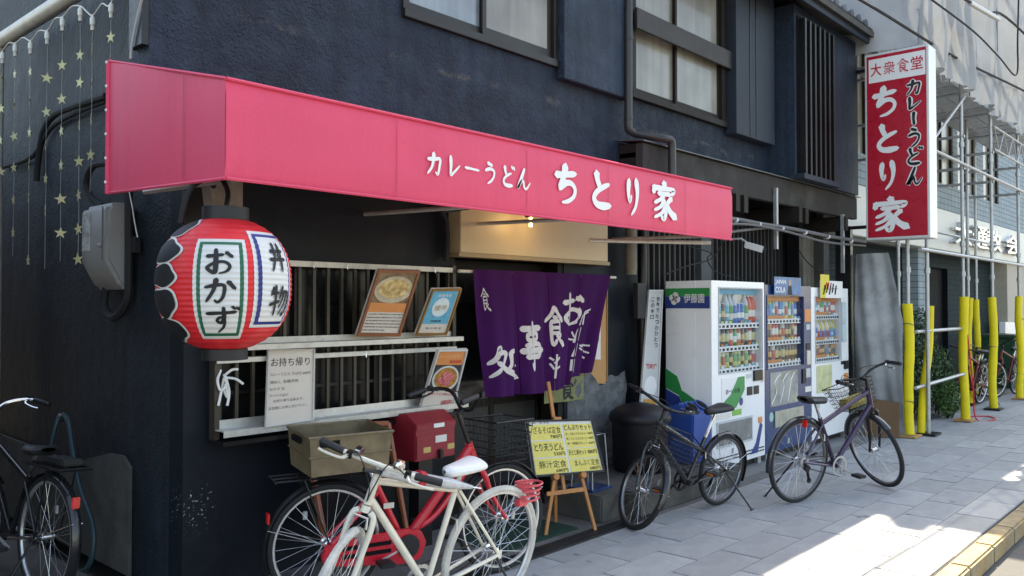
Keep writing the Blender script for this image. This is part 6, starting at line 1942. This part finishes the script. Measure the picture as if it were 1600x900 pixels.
for i in range(5):
    for j in range(3):
        put("plank", me_pl, Matrix.Translation((11.6 + i * 1.66, 3.25 + j * .26, 4.60)), scf)
# lattice girder
for x0, x1 in ((14.42, 18.2),):
    tubeh((x0, 3.05, 4.35), (x1, 3.05, 4.35), "girder_chord", .016)
    tubeh((x0, 3.05, 4.0), (x1, 3.05, 4.0), "girder_chord", .016)
    n = 12
    for i in range(n):
        a = x0 + (x1 - x0) * i / n
        b = x0 + (x1 - x0) * (i + 1) / n
        tubeh((a, 3.05, 4.0 if i % 2 else 4.35), (b, 3.05, 4.35 if i % 2 else 4.0), "girder_web", .010)
def netmat(name, col, dens):
    m = mat(name, col, .8, var=.2, scale=1.2, dirt=(.30, .295, .285), dscale=.9, damt=.5)
    N, L = m.node_tree.nodes, m.node_tree.links
    p = N["Principled BSDF"]
    o = [n for n in N if n.type == 'OUTPUT_MATERIAL'][0]
    tl_ = N.new("ShaderNodeBsdfTranslucent"); tl_.inputs[0].default_value = tuple(col) + (1,)
    tp_ = N.new("ShaderNodeBsdfTransparent")
    m1 = N.new("ShaderNodeMixShader"); m1.inputs[0].default_value = .15
    m2 = N.new("ShaderNodeMixShader"); m2.inputs[0].default_value = 1 - dens
    L.new(p.outputs[0], m1.inputs[1]); L.new(tl_.outputs[0], m1.inputs[2])
    L.new(m1.outputs[0], m2.inputs[1]); L.new(tp_.outputs[0], m2.inputs[2])
    L.new(m2.outputs[0], o.inputs[0])
    return m
m_net = netmat("grey_mesh_sheet", (.43, .435, .44), .94)
xs_ = [10.66, 11.75, 12.75, 14.4, 16.3, 18.3]
for i in range(5):
    a, b = xs_[i], xs_[i + 1]
    ph = i * 1.7
    def nf(u, v):
        x = a + (b - a) * u
        zb_ = 4.50 + .02 * math.sin(u * 7 + ph)
        z = zb_ + (8.15 - zb_) * v
        pin = abs(math.sin(u * PI))
        return V((x, 3.02 - .15 * pin * (.6 + .4 * math.sin(v * 5 + ph)) + .045 * math.sin(u * 13 + v * 5 + ph) + .03 * math.sin(u * 27 - v * 9 + ph) + .022 * math.sin(v * 17 + u * 8) + .012 * math.sin(u * 49 + v * 3), z))
    MB().grid(nf, 34, 40).build("mesh_sheet", m_net, scf, smooth=True)
def nf2(u, v):
    return V((10.66 + (.05 * math.sin(v * 6) + .04 * math.sin(u * 9)) * (1 - v), 3.0 + 1.2 * u, 4.75 + (8.15 - 4.75) * v))
MB().grid(nf2, 12, 20).build("mesh_sheet", m_net, scf, smooth=True)
me_lace, _ = MB().tube([(0, 0, 0), (0, 0, 3.6)], .008, 5).mesh("lacing", m_black, org=V((0, 0, 0)))
for x in xs_[1:5]:
    put("lacing", me_lace, Matrix.Translation((x, 2.99, 4.5)), scf)

# grey tarpaulin hung over the lower end of the scaffolding, cardboard
m_tarp = mat("grey_tarpaulin", (.34, .345, .345), .6, var=.3, scale=2.5, bump=.9, bscale=7, dirt=(.09, .088, .08), dscale=2, damt=.6)
tA, tB, tC, tD = at(1345, 395, X=10.72), at(1388, 398, X=10.72), at(1415, 690, X=10.72), at(1338, 690, X=10.72)
mid = at(1411, 510, X=10.72)
def tf_(u, v):
    yr = tC.y + (mid.y - tC.y) * min(1, v / .62) if v < .62 else mid.y + (tB.y - mid.y) * (v - .62) / .38
    y = 3.84 + (yr - 3.84) * u
    z = .03 + 2.22 * v
    return V((10.71 + .03 * math.sin(y * 13 + v * 1.2) + .022 * math.sin(v * 7 + u * 3) + .010 * math.sin(y * 37 - v * 9) + .008 * math.sin(v * 31 + y * 12), y, z))
MB().grid(tf_, 36, 36).build("tarpaulin", m_tarp, None, "grey tarpaulin sheet hanging beside the narrow vending machine", "tarpaulin", smooth=True, solid=.002)
MB().box(10.62, 10.70, 3.86, 4.05, 0, 2.6).build('end_post', m_black, bld)
c0_, c1_ = at(1337, 640, X=10.45), at(1388, 640, X=10.45)
MB().slab((10.42, 3.62, .01), (10.55, 3.28, .01), (10.58, 3.28, .43), (10.45, 3.62, .47), (.02, .006, 0)).build("cardboard_sheet", mat("brown_cardboard", (.15, .082, .040), .8, var=.15, scale=3), None, "brown cardboard sheet leaning at the foot of the tarpaulin", "cardboard")

# planter with shrubs, low stone wall
pl_ = thing("stone_planter", (13.4, 3.86, 0), "low rough stone planter wall behind the yellow scaffold sleeves", "planter")
random.seed(11)
for i in range(8):
    for j in range(3):
        x = 12.5 + i * .26 + (.13 if j % 2 else 0)
        MB().obox((x, 3.86 + random.gauss(0, .015), .10 + j * .17), (.122, 0, 0), (0, .11, 0), (0, 0, .08)).build("stone", m_concrete, pl_, bevel=.025)
def shrub(name, c, rx, ry, rz, n, label, m, seed, size=.05):
    rnd = random.Random(seed)
    t = thing(name, (c[0], c[1], c[2] - rz), label, "shrub", "shrubs in the planter")
    lf = MB()
    for _ in range(n):
        while True:
            p = V((rnd.uniform(-1, 1), rnd.uniform(-1, 1), rnd.uniform(-1, 1)))
            if .25 < p.length < 1:
                break
        w_ = 1 + .25 * math.sin(p.x * 5 + seed) * math.cos(p.z * 4)
        q = V((c[0] + p.x * rx * w_, c[1] + p.y * ry * w_, c[2] + p.z * rz))
        d = V((rnd.gauss(0, 1), rnd.gauss(0, 1), rnd.gauss(.2, .7))).normalized()
        e = d.cross(V((rnd.gauss(0, 1), rnd.gauss(0, 1), rnd.gauss(0, 1)))).normalized()
        s = size * rnd.uniform(.6, 1.2)
        lf.add([q, q + d * s * .5 + e * s * .28, q + d * s, q + d * s * .5 - e * s * .28], [(0, 1, 2, 3)])
    lf.build("foliage", m, t)
    st_ = MB()
    for k in range(5):
        a = V((c[0] + rnd.gauss(0, .04), c[1] + rnd.gauss(0, .04), c[2] - rz))
        st_.tube([a, a + V((rnd.gauss(0, rx * .4), rnd.gauss(0, ry * .4), rz * 1.5))], .008, 5)
    st_.build("stem", m_wood_dk, t)
m_leaf = mat("shrub_leaf", (.045, .095, .035), .5, var=.5, scale=5, rnd=.1)
shrub("shrub", (12.5, 3.60, .80), .34, .22, .78, 3600, "dense dark green shrub rising highest in the stone planter", m_leaf, 1)
shrub("shrub", (13.15, 3.52, .52), .34, .18, .50, 2400, "low green bush spilling over the stone planter wall", m_leaf, 2)
shrub("shrub", (12.95, 3.36, .28), .26, .15, .28, 1500, "small bright green clump at the foot of the scaffold post", mat("fresh_leaf", (.07, .16, .04), .5, var=.4), 3, .04)
# far bicycles
bike("bicycle", "red sports bicycle parked behind the yellow scaffold sleeves", (15.1, 3.45), math.radians(176), math.radians(-6), math.radians(15),
     dict(R=.335, wb=1.02, frame=mat('dark_red_frame', (.16, .01, .014), .35), tube=.018, seat=(.27, 0, .72), bars="flat", bar=m_black, bar_w=.26, stand=1), far=True)
bike("bicycle", "black bicycle with red frame parked farthest along the tiled building", (17.2, 3.35), math.radians(172), math.radians(-6), math.radians(-20),
     dict(R=.335, wb=1.05, frame=mat('dark_red_frame', (.16, .01, .014), .35), tube=.016, seat=(.27, 0, .70), bar=m_black, bar_w=.26, stand=1, guards=m_black), far=True)
bike("bicycle", "dark bicycle leaning by the tiled building's entrance behind the red ones", (16.45, 3.72), math.radians(182), math.radians(-5), math.radians(20),
     dict(R=.32, wb=1.02, frame=m_bkbike, tube=.016, seat=(.27, 0, .66), bar=m_black, bar_w=.26, stand=1, guards=m_black), far=True)
gb = thing("wheelie_bin", (18.5, 3.9, 0), "dark green plastic bin at the tiled building's entrance", "bin")
MB().prism([(-.26, 0), (.26, 0), (.31, .95), (-.31, .95)], (18.2, 3.85, .01), (0, 1, 0), (0, 0, 1), (.6, 0, 0)).build("bin_body", mat("dark_green_plastic", (.012, .055, .03), .45, var=.1), gb, bevel=.02)
MB().box(18.16, 18.84, 3.52, 4.18, .965, 1.03).build("lid", MATS["dark_green_plastic"], gb, bevel=.015)
MB().slab(at(1571, 503, Y=NY - .02), at(1589, 504, Y=NY - .02), at(1589, 522, Y=NY - .02), at(1571, 521, Y=NY - .02), (0, .12, 0)).build("wall_mailbox", m_white, None, "small white letter box on the far tiled wall", "mailbox", bevel=.006)

cable("extension_cable", [V((12.75, 3.05, 1.2)), V((12.80, 3.0, .5)), V((12.86, 2.98, .03)), V((13.1, 2.8, .015)), V((13.4, 2.95, .015)), V((13.2, 3.15, .015)), V((12.9, 3.2, .02))], .009, "red extension cable trailing from a yellow scaffold sleeve onto the pavement", m_red, 6)
# overhead wires
def wirep(l): return [at(x, y, X=X_) for x, y, X_ in l]
def wire_(pts, r, label, m=None):
    return MB().tube(spline(pts, 8), r, 6).build("overhead_wire", m or m_rubber, None, label, "wire", smooth=True)
wp1, wp2 = at(1345, 0, Y=3.0), at(1600, 142, Y=2.86)
wire_([wp1 - (wp2 - wp1) * .5, wp1, wp1 + (wp2 - wp1) * .45 + V((0, 0, -.06)), wp2, wp2 + (wp2 - wp1) * .5], .016, "long black overhead wire crossing in front of the red sign and mesh sheets")
wire_([at(1440, -12, Y=2.75), at(1520, 48, Y=2.75), at(1560, 88, Y=2.75), at(1588, 117, Y=2.75), at(1590, 60, Y=2.75), at(1592, -20, Y=2.75)], .012, "black wire drooping in a loop before the mesh sheets")
wire_([at(1490, -12, Y=2.5), at(1540, 18, Y=2.5), at(1600, 52, Y=2.5), V((24, 2.5, 5.6))], .016, "upper black overhead wire with a grey sleeve near the frame corner")
MB().tube([at(1515, 4, Y=2.5), at(1560, 30, Y=2.5)], .03, 8).build("cable_sleeve", m_steel, None, "grey sleeve round the upper overhead wire", "cable sleeve", smooth=True)
